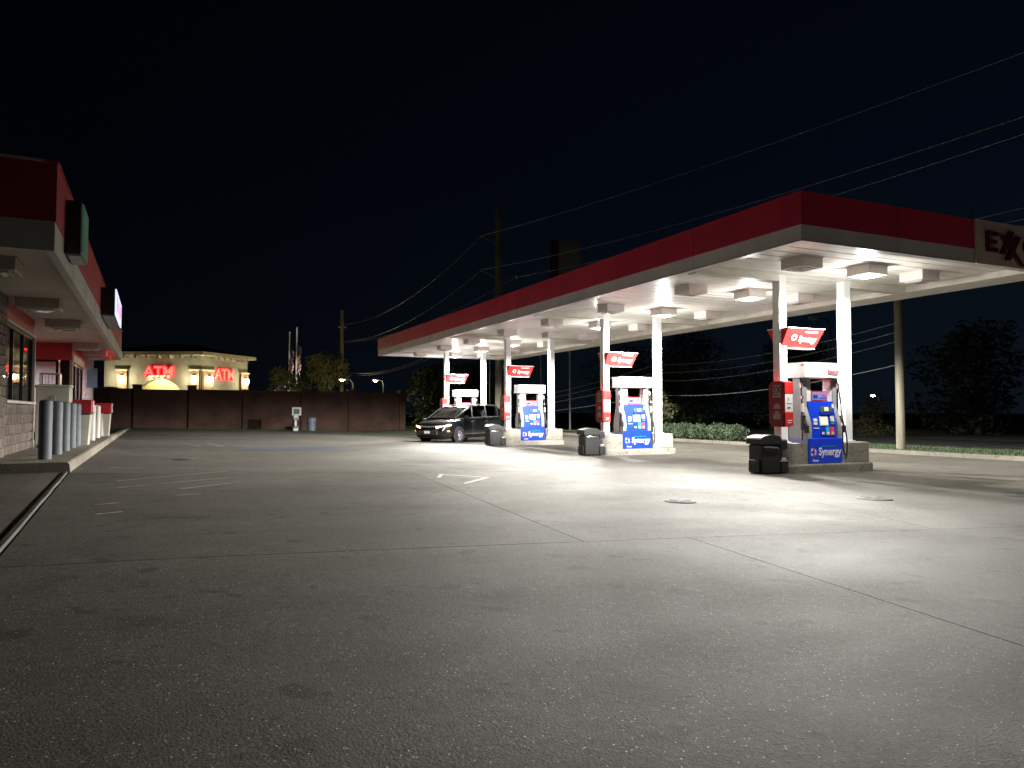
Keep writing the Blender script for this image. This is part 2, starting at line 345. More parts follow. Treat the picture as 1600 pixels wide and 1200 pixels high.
def text_mesh(s, size, depth=.004, bold=0.0, shear=0.0, align='LEFT', xs=1.0):
    cu = bpy.data.curves.new('lettering', 'FONT'); cu.body = s; cu.size = size; cu.extrude = depth; cu.offset = bold; cu.shear = shear
    cu.align_x = align; cu.resolution_u = 3
    o = bpy.data.objects.new('lettering', cu); COL.objects.link(o)
    dg = bpy.context.evaluated_depsgraph_get(); me = bpy.data.meshes.new_from_object(o.evaluated_get(dg))
    bpy.data.objects.remove(o); bpy.data.curves.remove(cu)
    me.transform(Matrix.Scale(xs, 4, (1, 0, 0)))
    return me
FACE_S = Matrix.Rotation(R(90), 4, 'X')                                   # text facing -Y, reading along +X
FACE_W = Matrix.Rotation(R(-90), 4, 'Z') @ Matrix.Rotation(R(90), 4, 'X')  # text facing -X, reading along -Y
FACE_E = Matrix.Rotation(R(90), 4, 'Z') @ Matrix.Rotation(R(90), 4, 'X')   # text facing +X, reading along +Y
def put_text(s, size, T, m, parent, name='lettering', **kw):
    me = text_mesh(s, size, **kw); me.transform(T); me.materials.clear(); me.materials.append(m); me.name = name
    return link(name, me, parent)
KS = 0.0257
def gz(x, y=0): return KS * min(max(13 - x, 0), 15.5)
# store frame
SO = Vector((-1.42, 11.24, 0)); SA = R(1.2)
def S(x, y, z=0): return (SO.x + x * math.cos(SA) - y * math.sin(SA), SO.y + x * math.sin(SA) + y * math.cos(SA), z)

# ------------------------------------------------------------------ ground
def add_ground():
    mb = MB(); mb.add([(-600, -300, -.30), (900, -300, -.30), (900, 1200, -.30), (-600, 1200, -.30)], [(0, 1, 2, 3)])
    tag(mb.build('ground', M['earth']), kind='structure')
    # land round the forecourt, following its fall
    mb = MB(); n = 24; xs = [-60] + [-2.5 + i * (15.5 / 8) for i in range(9)] + [24.9, 26, 60]
    ys = [49.9, 52, 56, 60, 80, 120]
    P = [(x, y, gz(x) - .02) for y in ys for x in xs]; w = len(xs)
    mb.add(P, [(j * w + i, j * w + i + 1, (j + 1) * w + i + 1, (j + 1) * w + i) for j in range(len(ys) - 1) for i in range(w - 1)])
    tag(mb.build('grass_bank', M['earth']), kind='structure')
    mb = MB(); mb.box(-60, 26.5, -30, 49.9, -.29, -.10); tag(mb.build('subsoil', M['filler']), kind='structure')
    # road on the right
    mb = MB(); mb.add([(26.6, -80, -.02), (36.5, -80, -.02), (36.5, 300, -.02), (26.6, 300, -.02)], [(0, 1, 2, 3)])
    tag(mb.build('road', M['asphalt']), kind='structure')
    mb = MB()
    for k in range(-8, 30): mb.add([(31.5, k * 9, -.014), (31.62, k * 9, -.014), (31.62, k * 9 + 3, -.014), (31.5, k * 9 + 3, -.014)], [(0, 1, 2, 3)])
    tag(mb.build('lane_marking', M['paint']), kind='structure')
    mb = MB(); mb.add([(36.5, -80, 0), (200, -80, 0), (200, 300, 0), (36.5, 300, 0)], [(0, 1, 2, 3)]); tag(mb.build('far_verge', M['earth']), kind='structure')
add_ground()

fc = thing('forecourt', None, None); fc['kind'] = 'structure'
def slab(poly_l, poly_r, y0f, y1f, m=None, name='concrete_slab', gap=.0045, th=.06, mat_=None):
    """quad slab between two side lines x=l(y) and x=r(y) and two end lines y(x)"""
    nx, ny = 10, 6; P = []
    def corner(u, v):
        x = 0
        y = y0f(0) * (1 - v) + y1f(0) * v
        for _ in range(4):
            l = poly_l(y) + gap; r = poly_r(y) - gap
            x = l * (1 - u) + r * u
            y = (y0f(x) + gap) * (1 - v) + (y1f(x) - gap) * v
        return x, y
    for j in range(ny + 1):
        for i in range(nx + 1):
            x, y = corner(i / nx, j / ny); P.append((x, y, gz(x)))
    mb = MB(); w = nx + 1
    fs = [(j * w + i, j * w + i + 1, (j + 1) * w + i + 1, (j + 1) * w + i) for j in range(ny) for i in range(nx)]
    base = len(P); ring = [i for i in range(w)] + [j * w + nx for j in range(1, ny + 1)] + [ny * w + i for i in range(nx - 1, -1, -1)] + [j * w for j in range(ny - 1, 0, -1)]
    for i in ring: x, y, z = P[i]; P.append((x, y, z - th))
    n = len(ring)
    for k in range(n): fs.append((ring[k], base + k, base + (k + 1) % n, ring[(k + 1) % n]))
    mb.add(P, fs)
    return mb.build(name, mat_ or M['slab'], fc)
def leftx(y):
    if y < 15: return -1.6 + (14.95 - y) * .056
    return SO.x - .10 - (y - SO.y) * math.tan(SA)
def lin(x0, y0, x1, y1): return lambda y: x0 + (x1 - x0) * (y - y0) / (y1 - y0)
YL = [lambda x: -9.0, lambda x: -2.4 - .02 * x, lambda x: 6.09 - .05 * max(0, x) - .004 * x * x * (x > 0), lambda x: 14.55 - .06 * x,
      lambda x: 22.9, lambda x: 31.3, lambda x: 39.8, lambda x: 49.9]
XL = [[leftx, lin(4, -9, 4.2, -2), lin(12.5, -9, 12.9, -2), lambda y: 22.4],
      [leftx, lin(3.95, 2.37, 4.55, 5.9), lin(11.6, -2, 12.7, 6), lambda y: 22.4],
      [leftx, lin(3.43, 5.98, 4.37, 14.4), lin(9.0, 9.23, 10.4, 13), lin(16.2, 6, 16.6, 13), lambda y: 22.4],
      [leftx, lin(5.66, 14.5, 5.45, 20.5), lin(11.4, 14, 11.2, 22), lin(16.6, 14, 16.8, 22), lambda y: 22.4],
      [leftx, lin(1.8, 22, 1.9, 31), lin(5.42, 22, 5.38, 31), lin(11.2, 22, 11, 31), lin(17, 22, 17, 31), lambda y: 22.4],
      [leftx, lin(5.4, 31, 5.3, 40), lin(11, 31, 11, 40), lin(17, 31, 17, 40), lambda y: 22.4],
      [leftx, lin(5.4, 31, 5.3, 40), lin(11, 31, 11, 40), lin(17, 31, 17, 40), lambda y: 22.4]]
for r_ in range(7):
    for q in range(len(XL[r_]) - 1): slab(XL[r_][q], XL[r_][q + 1], YL[r_], YL[r_ + 1])
# filler under the joints
mb = MB(); xs = [-30] + [-2.5 + i * (15.5 / 8) for i in range(9)] + [22.5]
P = [(x, y, gz(x) - .045) for y in (-9, 50) for x in xs]; w = len(xs)
mb.add(P, [(i, i + 1, w + i + 1, w + i) for i in range(w - 1)]); mb.build('joint_filler', M['filler'], fc)
# gutter apron to the left of the joint, running up to the shop
slab(lambda y: -18.0, lambda y: leftx(y) - .40, lambda x: -9.0, lambda x: 14.93, name='apron_slab', mat_=M['apron'])
slab(lambda y: leftx(y) - .40, lambda y: leftx(y) - .075, lambda x: -9.0, lambda x: 14.93, name='gutter_strip', mat_=M['apron'])
slab(lambda y: -18.0, lambda y: leftx(y), lambda x: 34.9, lambda x: 49.9, name='apron_slab')

mb = MB(); ys = [-9 + i * 23.9 / 24 for i in range(25)]; P = []
for y in ys:
    x = leftx(y); z = gz(x); j_ = random.uniform(-.006, .006)
    P += [(x - .072, y, z - .05), (x - .068, y, z + .022), (x - .026 + j_, y, z + .026), (x - .014 + j_, y, z - .05)]
mb.add(P, [(4 * k + i, 4 * k + 4 + i, 4 * k + 5 + i, 4 * k + 1 + i) for k in range(24) for i in range(3)]); mb.build('gutter_lip', M['apron'], fc)
def flat(name, polys, m, parent, dz=.004):
    mb = MB()
    for pl in polys: mb.add([(x, y, gz(x) + dz) for x, y in pl], [tuple(range(len(pl)))])
    return mb.build(name, m, parent)
def strip(x0, y0, x1, y1, w=.1):
    d = Vector((x1 - x0, y1 - y0)).normalized(); n = Vector((-d.y, d.x)) * w / 2
    return [(x0 - n.x, y0 - n.y), (x1 - n.x, y1 - n.y), (x1 + n.x, y1 + n.y), (x0 + n.x, y0 + n.y)]
PALE_STRIPES = [(-0.77, 12.98, 0.97, 14.90), (-0.66, 11.86, 0.89, 13.35), (0.12, 11.50, 1.03, 12.52), (-.79, 9.72, -.55, 9.9), (-.71, 8.84, -.46, 9.03), (.06, 10.62, .37, 10.75), (-1.07, 16.1, -.52, 15.95), (-.02, 15.85, .57, 15.7), (.0, 19.5, .9, 19.2), (-1.2, 21.6, -.9, 21.55)]
flat('painted_arrow', [strip(4.5, 11.7, 5.42, 12.86, .07), strip(5.40, 12.83, 4.75, 13.75, .08), strip(4.80, 13.72, 4.45, 12.9, .07)], M['paint'], fc)
for s_ in ((-1.2, 25.9, 1.1, 25.75), (.9, 25.75, .35, 28.3), (1.6, 25.75, 1.15, 28.3), (1.2, 25.78, 3.6, 25.9), (2.3, 25.9, 1.7, 28.2), (-1.3, 28.3, .6, 28.25),
           (-1.2, 23.3, 0.2, 23.2), (1.4, 23.1, 2.9, 23.6), (1.2, 35.5, 3.2, 35.3), (-.9, 20.4, -.2, 20.3)):
    flat('parking_line', [strip(*s_, .11)], M['paint'], fc, .008)
for s_ in PALE_STRIPES: flat('pale_stripe', [strip(*s_, .06)], M['worn'], fc, .006)  # thin pale dashes of uneven tone on the concrete
flat('blue_parking_patch', [[(1.75, 23.7), (5.35, 24.0), (5.3, 26.4), (3.9, 26.6), (2.2, 25.6)]], M['bluepaint'], fc)
# ISA style wheelchair mark too worn to read: a few worn strokes
flat('parking_symbol', [strip(3.2, 24.6, 3.6, 25.1, .08), strip(3.6, 25.1, 4.0, 24.7, .08), strip(2.3, 24.4, 2.9, 24.5, .09)], M['paint'], fc, .008)

def manhole(x, y, r, label, m=M['iron'], m2=None, rim=True):
    t = thing('manhole_cover', label, 'manhole cover', (x, y, gz(x)))
    if m2 is None: m2 = m
    MB().lathe([(r * 1.10, .000), (r * 1.10, .012), (r * 1.01, .016), (r * 1.01, .006)], 28).build('frame', M['iron'], t, smooth=True)
    MB().lathe([(r, .004), (r, .017), (r * .96, .020), (r * .5, .024)], 28).build('lid', m2, t, smooth=True)
    mb = MB()
    for a in range(6):
        T = Matrix.Rotation(a * PI / 3, 4, 'Z'); mb.box(r * .2, r * .8, -.012, .012, .02, .027, 0, T)
    mb.build('rib', m, t)
manhole(6.48, 8.46, .20, 'dark manhole cover with pale worn middle, nearest the camera', M['iron'], M['cover'])
manhole(9.87, 8.1, .24, 'white round tank cover on the concrete in front of the nearest pump', M['cover'], M['cover'])
manhole(13.35, 7.85, .45, 'large black manhole cover at the right edge of the picture')
manhole(.28, 18.72, .23, 'small shiny cover in the concrete between shop and pumps', M['iron'], M['cover'])

# right hand kerb, verge, hedge side
mb = MB()
cl = [(22.9, -10), (22.4, 8), (22.3, 13), (22.55, 16.3), (22.9, 19), (22.6, 23), (22.2, 27), (21.6, 33), (21.2, 39), (21.4, 49.5)]
cl = [(22.45, y) for x, y in cl]
for k in range(len(cl) - 1):
    (x0, y0), (x1, y1) = cl[k], cl[k + 1]; n = max(1, int((y1 - y0) / 3))
    for i in range(n):
        a = y0 + (y1 - y0) * i / n + .008; b = y0 + (y1 - y0) * (i + 1) / n - .008
        tag(MB().add([(22.42, a, -.05), (22.42, b, -.05), (22.42, b, .10), (22.42, a, .10), (22.45, a, .135), (22.45, b, .135), (22.60, b, .135), (22.60, a, .135), (22.60, a, -.05), (22.60, b, -.05)],
                 [(0, 1, 2, 3)[::-1], (3, 2, 5, 4)[::-1], (4, 5, 6, 7)[::-1], (7, 6, 9, 8)[::-1], (0, 3, 4, 7, 8), (1, 9, 6, 5, 2)]).build('kerb_stone', M['apron'], fc))
mb = MB(); mb.add([(22.6, -10, .10), (26.5, -10, .06), (26.5, 49.9, .06), (22.6, 49.9, .10)], [(0, 1, 2, 3)]); tag(mb.build('verge', M['earth']), kind='structure')
mb = MB(); mb.box(26.5, 26.65, -80, 300, -.1, .09); tag(mb.build('road_kerb', M['island']), kind='structure')

def blades(x0, x1, y0, y1, n, h, z=0, fz=None):
    mb = MB()
    for _ in range(n):
        x = random.uniform(x0, x1); y = random.uniform(y0, y1); a = random.uniform(0, PI); hh = h * random.uniform(.5, 1.3); w_ = .012
        zz = fz(x) if fz else z
        dx, dy = math.cos(a) * w_, math.sin(a) * w_; tx, ty = random.uniform(-.04, .04), random.uniform(-.04, .04)
        mb.add([(x - dx, y - dy, zz), (x + dx, y + dy, zz), (x + tx, y + ty, zz + hh)], [(0, 1, 2)])
    return mb
tag(blades(22.62, 26.4, 11, 24, 14000, .075, .09).build('verge_grass', M['grass']), kind='stuff')
tag(blades(-6, 30, 50, 54.5, 22000, .09, 0, lambda x: gz(x) - .03).build('bank_grass', M['grass']), kind='stuff')
tag(blades(17, 26, 54.5, 68, 12000, .12, -.03).build('far_grass', M['grass']), kind='stuff')

# ------------------------------------------------------------------ canopy
CX0, CX1, CY0, CY1 = 10.36, 18.33, 9.93, 40.35
ZL, ZB, ZT, ZS = 4.54, 4.845, 5.43, 4.69
canopy = thing('fuel_canopy', 'long flat fuel station canopy with red band over pale grey fascia, on white square columns', 'canopy', (0, 0, 0))
def ring_band(z0, z1, t, name, m, out=0.0):
    for (x0, x1, y0, y1) in ((CX0 - out, CX0 + t, CY0 - out, CY1 + out), (CX1 - t, CX1 + out, CY0 - out, CY1 + out), (CX0 + t + .001, CX1 - t - .001, CY0 - out, CY0 + t), (CX0 + t + .001, CX1 - t - .001, CY1 - t, CY1 + out)):
        MB().box(x0, x1, y0, y1, z0, z1).build(name, m, canopy)
ring_band(ZB + .002, ZT, .16, 'red_band', M['red'], .012)
ring_band(ZL + .02, ZB, .16, 'grey_band', M['grey'], .0)
ring_band(ZL, ZL + .018, .17, 'drip_edge', M['white'], .008)
ring_band(ZT + .001, ZT + .03, .14, 'top_flashing', M['red'], .02)
MB().box(CX0 + .17, CX1 - .17, CY0 + .17, CY1 - .17, 4.95, 5.05).build('roof_deck', M['polegrey'], canopy)
pw = .40; n = int((CY1 - CY0 - .34) / pw)
pm = MB(); pm.add([(CX0 + .165, .006, ZS), (CX1 - .165, .006, ZS), (CX1 - .165, pw - .045, ZS), (CX0 + .165, pw - .045, ZS), (CX0 + .165, pw, ZS + .03), (CX1 - .165, pw, ZS + .03),
        (CX0 + .165, 0, ZS + .03), (CX1 - .165, 0, ZS + .03)], [(0, 3, 2, 1), (3, 4, 5, 2), (6, 0, 1, 7)])
p0 = pm.build('soffit_panel', M['soffit'], canopy, (0, CY0 + .17, 0))
for k in range(1, n):
    c = p0.copy(); COL.objects.link(c); c.location = (0, CY0 + .17 + k * (CY1 - CY0 - .34) / n, 0)
MB().box(CX0 + .166, CX1 - .166, CY0 + .17, CY1 - .17, ZS + .035, ZS + .05).build('soffit_backing', M['seam'], canopy)
ROWS = [13.28, 21.12, 29.0, 36.83]
for y in ROWS:
    MB().box(CX0 + .20, 12.99, y - .14, y + .14, ZS - .17, ZS - .002).build('beam', M['beam'], canopy)
    MB().box(15.36, 17.34, y - .14, y + .14, ZS - .17, ZS - .002).build('beam', M['beam'], canopy)
MB().box(17.35, CX1 - .17, CY0 + .2, CY1 - .2, ZS - .15, ZS - .003).build('gutter_box', M['beam'], canopy)
for y in ROWS:
    for x in (13.12, 15.24):
        c = MB().bbox(x - .115, x + .115, y - .115, y + .115, .68, ZS - .001, .012).build('column', M['column'], canopy)
        MB().bbox(x - .16, x + .16, y - .16, y + .16, .695, .72, .004).build('base_plate', M['column'], c)
# roof top antennas / bird spikes near the sign
for (x, h_) in ((13.1, .12), (14.45, .1), (15.25, .24), (15.1, .08)):
    MB().tube([(x, CY0 + .05, ZT + .02), (x + .03, CY0 + .05, ZT + .03 + h_)], .012).build('roof_spike', M['polegrey'], canopy)
MB().tube([(14.9, CY0 + .3, ZT + .05), (15.35, CY0 + .2, ZT + .07)], .03).build('roof_conduit', M['white'], canopy)
for k in range(1, 10):
    y = CY0 + k * 3.05; MB().box(CX0 - .0155, CX0 - .0125, y, y + .008, ZB + .003, ZT).build('panel_joint', M['maroon'], canopy)
    MB().box(CX0 - .004, CX0 - .0005, y, y + .008, ZL + .021, ZB - .001).build('panel_joint', M['printgrey'], canopy)
for x in (12.9,): MB().box(x, x + .008, CY0 - .0155, CY0 - .0125, ZB + .003, ZT).build('panel_joint', M['maroon'], canopy); MB().box(x, x + .008, CY0 - .004, CY0 - .0005, ZL + .021, ZB - .001).build('panel_joint', M['printgrey'], canopy)
# sign panel with raised letters
sp = MB().box(15.23, CX1 + .001, CY0 - .055, CY0 - .013, ZL - .01, ZT + .035).build('sign_panel', M['beige'], canopy)
def letter(name, strokes, x0, z0, w_, h_, dz=0):
    mb = MB(); k = 0
    for pl in strokes:
        mb.prism([(x0 + u * w_, z0 + v * h_) for u, v in pl][::-1], 'y', CY0 - .105 - .002 * k - dz, CY0 - .056 - dz); k += 1
    return mb.build(name, M['maroon'], sp)
zb, hh = 4.80, .42
letter('letter_e', [[(0, 0), (.27, 0), (.27, 1), (0, 1)], [(.26, .8), (1, .8), (1, 1), (.26, 1)], [(.26, .41), (.9, .41), (.9, .6), (.26, .6)], [(.26, 0), (1, 0), (1, .2), (.26, .2)]], 15.50, zb, .36, .43)
letter('letter_x', [[(15.95, 4.79), (16.11, 4.79), (16.44, 5.30), (16.28, 5.30)], [(15.95, 5.19), (16.10, 5.19), (16.77, 4.57), (16.62, 4.57)]], 0, 0, 1, 1)
letter('letter_x', [[(16.11, 4.66), (16.27, 4.66), (16.65, 5.20), (16.49, 5.20)]], 0, 0, 1, 1, .01)
mb = MB(); cx, cz = 17.0, zb + hh / 2
ro = [(cx + .235 * math.cos(a), cz + .215 * math.sin(a)) for a in [2 * PI * i / 24 for i in range(24)]]; ri = [(cx + .135 * math.cos(a), cz + .12 * math.sin(a)) for a in [2 * PI * i / 24 for i in range(24)]]
y0_, y1_ = CY0 - .105, CY0 - .056
P = [(x, y0_, z) for x, z in ro] + [(x, y0_, z) for x, z in ri] + [(x, y1_, z) for x, z in ro] + [(x, y1_, z) for x, z in ri]
fs = []
for i in range(24):
    j = (i + 1) % 24; fs += [(i, j, 24 + j, 24 + i)[::-1], (i, 48 + i, 48 + j, j)[::-1], (24 + i, 24 + j, 72 + j, 72 + i)[::-1]]
mb.add(P, fs); mb.build('letter_o', M['maroon'], sp)
letter('letter_n', [[(0, 0), (.24, 0), (.24, 1), (0, 1)], [(.76, 0), (1, 0), (1, 1), (.76, 1)], [(.20, 1), (.42, 1), (.80, 0), (.58, 0)]], 17.32, zb, .40, hh)

# canopy lamps
FX = [12.15, 14.12, 15.85]; FY = [11.65, 15.35, 19.2, 23.05, 26.85, 30.7, 34.4, 38.3]
LIT = {(1, 0), (1, 1), (1, 2), (1, 3), (1, 5), (1, 6), (1, 7)}
ORD = ['first', 'second', 'third', 'fourth', 'fifth', 'sixth', 'seventh', 'eighth']
def fixture(name, lit, mbox, size=.60, hgt=.22):
    t = thing(name, 'x', 'ceiling light'); hs = size / 2
    hb = MB(); hb.bbox(-hs, hs, -hs, hs, -hgt, -.001, .012)
    hb.box(-hs - .02, hs + .02, -hs - .02, hs + .02, -.016, -.002)
    hb.build('housing', mbox, t)
    ln = MB(); a, b_ = hs * .62, hs * .42
    ln.add([(-a, -a, -hgt - .001), (a, -a, -hgt - .001), (a, a, -hgt - .001), (-a, a, -hgt - .001), (-b_, -b_, -hgt - .03), (b_, -b_, -hgt - .03), (b_, b_, -hgt - .03), (-b_, b_, -hgt - .03)],
           [(0, 1, 5, 4), (1, 2, 6, 5), (2, 3, 7, 6), (3, 0, 4, 7), (4, 5, 6, 7)])
    ln.build('lens', M['lens_on'] if lit else M['lens_off'], t)
    fr = MB(); q = hs * .72
    for (x0, x1, y0, y1) in ((-q, q, -q, -a), (-q, q, a, q), (-q, -a, -a, a), (a, q, -a, a)): fr.box(x0, x1, y0, y1, -hgt - .02, -hgt + .001)
    fr.build('lens_frame', mbox, t)
    return t
def batwing(ld):
    # luminaire distribution: less light straight down, more at wide angles, as forecourt lamps have
    ld.use_nodes = True; nt = ld.node_tree; em = nt.nodes['Emission']
    tc = nt.nodes.new('ShaderNodeTexCoord'); sp_ = nt.nodes.new('ShaderNodeSeparateXYZ'); nt.links.new(tc.outputs['Normal'], sp_.inputs[0])
    ab = nt.nodes.new('ShaderNodeMath'); ab.operation = 'ABSOLUTE'; nt.links.new(sp_.outputs['Z'], ab.inputs[0])
    mr = nt.nodes.new('ShaderNodeMapRange'); mr.inputs['From Min'].default_value = .30; mr.inputs['From Max'].default_value = .86
    mr.inputs['To Min'].default_value = 1.0; mr.inputs['To Max'].default_value = .10; nt.links.new(ab.outputs[0], mr.inputs['Value'])
    nt.links.new(mr.outputs[0], em.inputs['Strength'])
proto_on = fixture('canopy_light', True, M['fixture']); proto_off = fixture('canopy_light', False, M['fixture'])
index_kids(); used = set()
for i, x in enumerate(FX):
    for j, y in enumerate(FY):
        lit = (i, j) in LIT; pr = proto_on if lit else proto_off
        if pr.name in used: o = copy_tree(pr)
        else: o = pr; used.add(pr.name)
        o.location = (x, y, ZS)
        tag(o, '%s canopy box light, %s from the near end in the %s row' % ('glaring lit' if lit else 'unlit', ORD[j], ('left', 'middle', 'right')[i]), 'ceiling light', 'box lights under the canopy')
        if lit:
            ld = bpy.data.lights.new('lamp_light', 'SPOT'); ld.energy = CANOPY_W; ld.color = LAMP_COL; ld.shadow_soft_size = .09
            ld.spot_size = R(172); ld.spot_blend = .22
            batwing(ld)
            lo = bpy.data.objects.new('lamp_light', ld); COL.objects.link(lo); lo.parent = o; lo.location = (0, 0, -.31)
            ld = bpy.data.lights.new('lens_glow', 'POINT'); ld.energy = CANOPY_W * .014; ld.color = LAMP_COL; ld.shadow_soft_size = .12
            lo = bpy.data.objects.new('lens_glow', ld); COL.objects.link(lo); lo.parent = o; lo.location = (0, 0, -.45)

# ------------------------------------------------------------------ pump islands
def swirl_mb(cx, cz, r, y, mi_list=(0,)):
    mb = MB()
    for k in range(7):
        a0 = k * 2 * PI / 7; P = []
        for t in range(6):
            a = a0 + t * .14; rr = r * (.98 - .08 * t / 5); P.append((cx + rr * math.cos(a), cz + rr * math.sin(a)))
        for t in range(5, -1, -1):
            a = a0 + .35 + t * .11; rr = r * (.42 + .10 * t / 5); P.append((cx + rr * math.cos(a), cz + rr * math.sin(a)))
        mb.prism(P[::-1], 'y', y - .004, y, mi_list[k % len(mi_list)])
    return mb
def make_island():
    t = thing('pump_island', 'x', 'pump island')
    # local origin: x 0 = world 14.2, y 0 = centre line
    def outline(x0, x1, hy, r, n=7):
        P = []
        for (cx_, cy_, a0) in ((x0 + r, -hy + r, 180), (x1 - .06, -hy + .06, 270), (x1 - .06, hy - .06, 0), (x0 + r, hy - r, 90)):
            rr = r if cx_ < 0 else .06
            for k in range(n): a = R(a0 + 90 * k / (n - 1)); P.append((cx_ + rr * math.cos(a), cy_ + rr * math.sin(a)))
        return P
    o1 = outline(-1.42, 1.46, .46, .44); mb = MB()
    o1b = [(x * .985 , y * .97) for x, y in o1]; n = len(o1)
    P = [(x, y, -.05) for x, y in o1] + [(x + random.uniform(-.006, .006), y + random.uniform(-.006, .006), .16 + random.uniform(-.008, .008)) for x, y in o1] + [(x, y, .2) for x, y in o1b]
    fs = [(i, (i + 1) % n, n + (i + 1) % n, n + i) for i in range(n)] + [(n + i, n + (i + 1) % n, 2 * n + (i + 1) % n, 2 * n + i) for i in range(n)] + [tuple(range(2 * n, 3 * n))]
    mb.add(P, fs); mb.build('raised_kerb', M['island'], t)
    # left rounded block, right square block
    P = [(-.62, -.36), (-.62, .36)] + [(-1.02 + .34 * math.cos(a), .02 + .34 * math.sin(a)) for a in [R(90 + 18 * k) for k in range(11)]]
    P = [(-.62, -.36), (-.62, .36), (-1.02, .36)] + [(-1.02 + .36 * math.cos(R(a)), .36 * math.sin(R(a))) for a in range(100, 270, 12)] + [(-1.02, -.36)]
    MB().prism(P, 'z', .201, .69).build('guard_block', M['island'], t)
    MB().bbox(.60, 1.42, -.37, .37, .201, .69, .02).build('guard_block', M['island'], t)
    return t
def make_pump():
    t = thing('fuel_dispenser', 'x', 'fuel pump')       # local x 0 = world 14.16 ; front y=-.27 ; z from ground
    fy = -.25
    sk = MB().bbox(-.56, .56, fy - .05, -fy + .05, .205, .80, .012).build('skirt', M['blue'], t)
    put_text('Synergy', .26, Matrix.Translation((-.235, fy - .052, .40)) @ FACE_S, M['print_'], sk, bold=.006, shear=.06, xs=.9)
    MB().box(-.14, .36, fy - .054, fy - .052, .605, .618).build('small_print', M['cyan'], sk)
    swirl_mb(-.40, .475, .105, fy - .052, (0, 1, 0, 2)).build('swirl_logo', [M['print_'], M['pink'], M['cyan']], sk)
    put_text('Exxon', .075, Matrix.Translation((-.42, fy - .052, .255)) @ FACE_S, M['print_'], sk, bold=.002)
    for sx in (-1, 1):   # curved side cheeks and pillars
        P = []
        prof = [(.66, .70), (.60, .56), (.66, .40), (.80, .27), (1.1, .20)]
        pts = [(-.28, .70), (-.30, .95), (-.285, 1.15), (-.21, 1.38), (-.15, 1.55), (-.15, 2.24), (.15, 2.24), (.15, 1.55), (.21, 1.38), (.285, 1.15), (.30, .95), (.28, .70)]
        x0 = sx * .56 if sx < 0 else .42
        MB().prism(pts, 'x', x0, x0 + .13).build('side_cheek', M['silver'], t, smooth=False)
        a = -.545 if sx < 0 else .245
        MB().bbox(a + .135, a + .30, -.12, .12, .81, 2.24, .02).build('pillar', M['white'], t)
    MB().box(-.43, .42, -.14, .14, .801, 1.66).build('cabinet', M['blue2'], t)
    for s_ in (-1, 1):     # a control face each side
        T = Matrix.Identity(4) if s_ < 0 else Matrix.Rotation(PI, 4, 'Z')
        cp = MB(); cp.add([(-.42, -.27, .802), (.40, -.27, .802), (.40, -.245, 1.20), (-.42, -.245, 1.20), (-.42, -.17, 1.68), (.40, -.17, 1.68), (-.42, -.141, .802), (.40, -.141, .802), (.40, -.141, 1.68), (-.42, -.141, 1.68)],
               [(0, 1, 2, 3), (3, 2, 5, 4), (4, 5, 8, 9), (0, 3, 4, 9, 6), (1, 7, 8, 5, 2), (0, 6, 7, 1)], 0, T)
        face = cp.build('control_face', M['blue'], t)
        def patch(name, x0, x1, z0, z1, m, d=.012):
            def yy(z): return -.27 + .025 * (z - .802) / .398 if z < 1.2 else -.245 + .075 * (z - 1.2) / .48
            q = MB(); q.add([(x0, yy(z0) - d, z0), (x1, yy(z0) - d, z0), (x1, yy(z1) - d, z1), (x0, yy(z1) - d, z1), (x0, yy(z0) + .01, z0), (x1, yy(z0) + .01, z0), (x1, yy(z1) + .01, z1), (x0, yy(z1) + .01, z1)],
                            [(0, 1, 2, 3), (4, 0, 3, 7), (1, 5, 6, 2), (3, 2, 6, 7), (4, 5, 1, 0)], 0, T)
            return q.build(name, m, face)
        patch('display_hood', -.10, .34, 1.36, 1.42, M['blue2'], .04)
        patch('price_display', -.08, .32, 1.43, 1.56, M['lcd']); patch('digit_window', .07, .20, 1.45, 1.54, M['screen'], .016)
        patch('screen_bezel', -.13, .15, .98 + .12, 1.33, M['white'], .01); patch('screen', -.11, .13, 1.12, 1.31, M['screen'], .014)
        patch('keypad', .20, .36, 1.10, 1.30, M['blue2']); patch('card_slot', .22, .34, 1.20, 1.34, M['white'], .02); patch('small_label', .24, .33, 1.13, 1.17, M['cyan'], .018)
        patch('notice', -.33, -.21, 1.20, 1.27, M['print_']); patch('notice', -.33, -.21, 1.12, 1.18, M['print_']); patch('notice', -.34, -.16, 1.03, 1.05, M['print_'])
        patch('grade_button', .05, .16, .87, 1.07, M['cyan'], .018); patch('grade_button', .19, .31, .87, 1.07, M['pink'], .018); patch('grade_button', -.10, .02, .87, 1.0, M['blue2'], .018)
        for gx in (-.06, .10, .26): patch('price_window', gx - .035, gx + .045, .89, .95, M['print_'] if gx < .2 else M['yellow'], .024)
        patch('side_notice', .34, .395, 1.52, 1.62, M['print_'])
    po = MB().box(-.26, .27, -.13, .13, 1.69, 1.93).build('topper_poster', M['signred'], t)
    MB().box(-.24, .25, -.135, -.131, 1.715, 1.90).build('poster_sheet', M['poster'], po)
    MB().box(-.20, -.06, -.139, -.136, 1.76, 1.83).build('poster_picture', M['blue2'], po)
    MB().box(.0, .22, -.139, -.136, 1.75, 1.77).build('poster_text', M['blue'], po); MB().box(.10, .20, -.139, -.136, 1.80, 1.86).build('poster_picture', M['pink'], po)
    # rounded white head
    P = []
    for k in range(9): a = R(200 + 140 * k / 8); P.append((.62 * math.cos(a) / .94, -.05 + .34 * math.sin(a)))
    P = [(-.66, .20), (-.66, -.20), (-.60, -.27)] + [(-.6 + 1.2 * k / 8, -.27 - .045 * math.sin(PI * k / 8)) for k in range(1, 8)] + [(.60, -.27), (.66, -.20), (.66, .20), (.60, .27), (-.60, .27)]
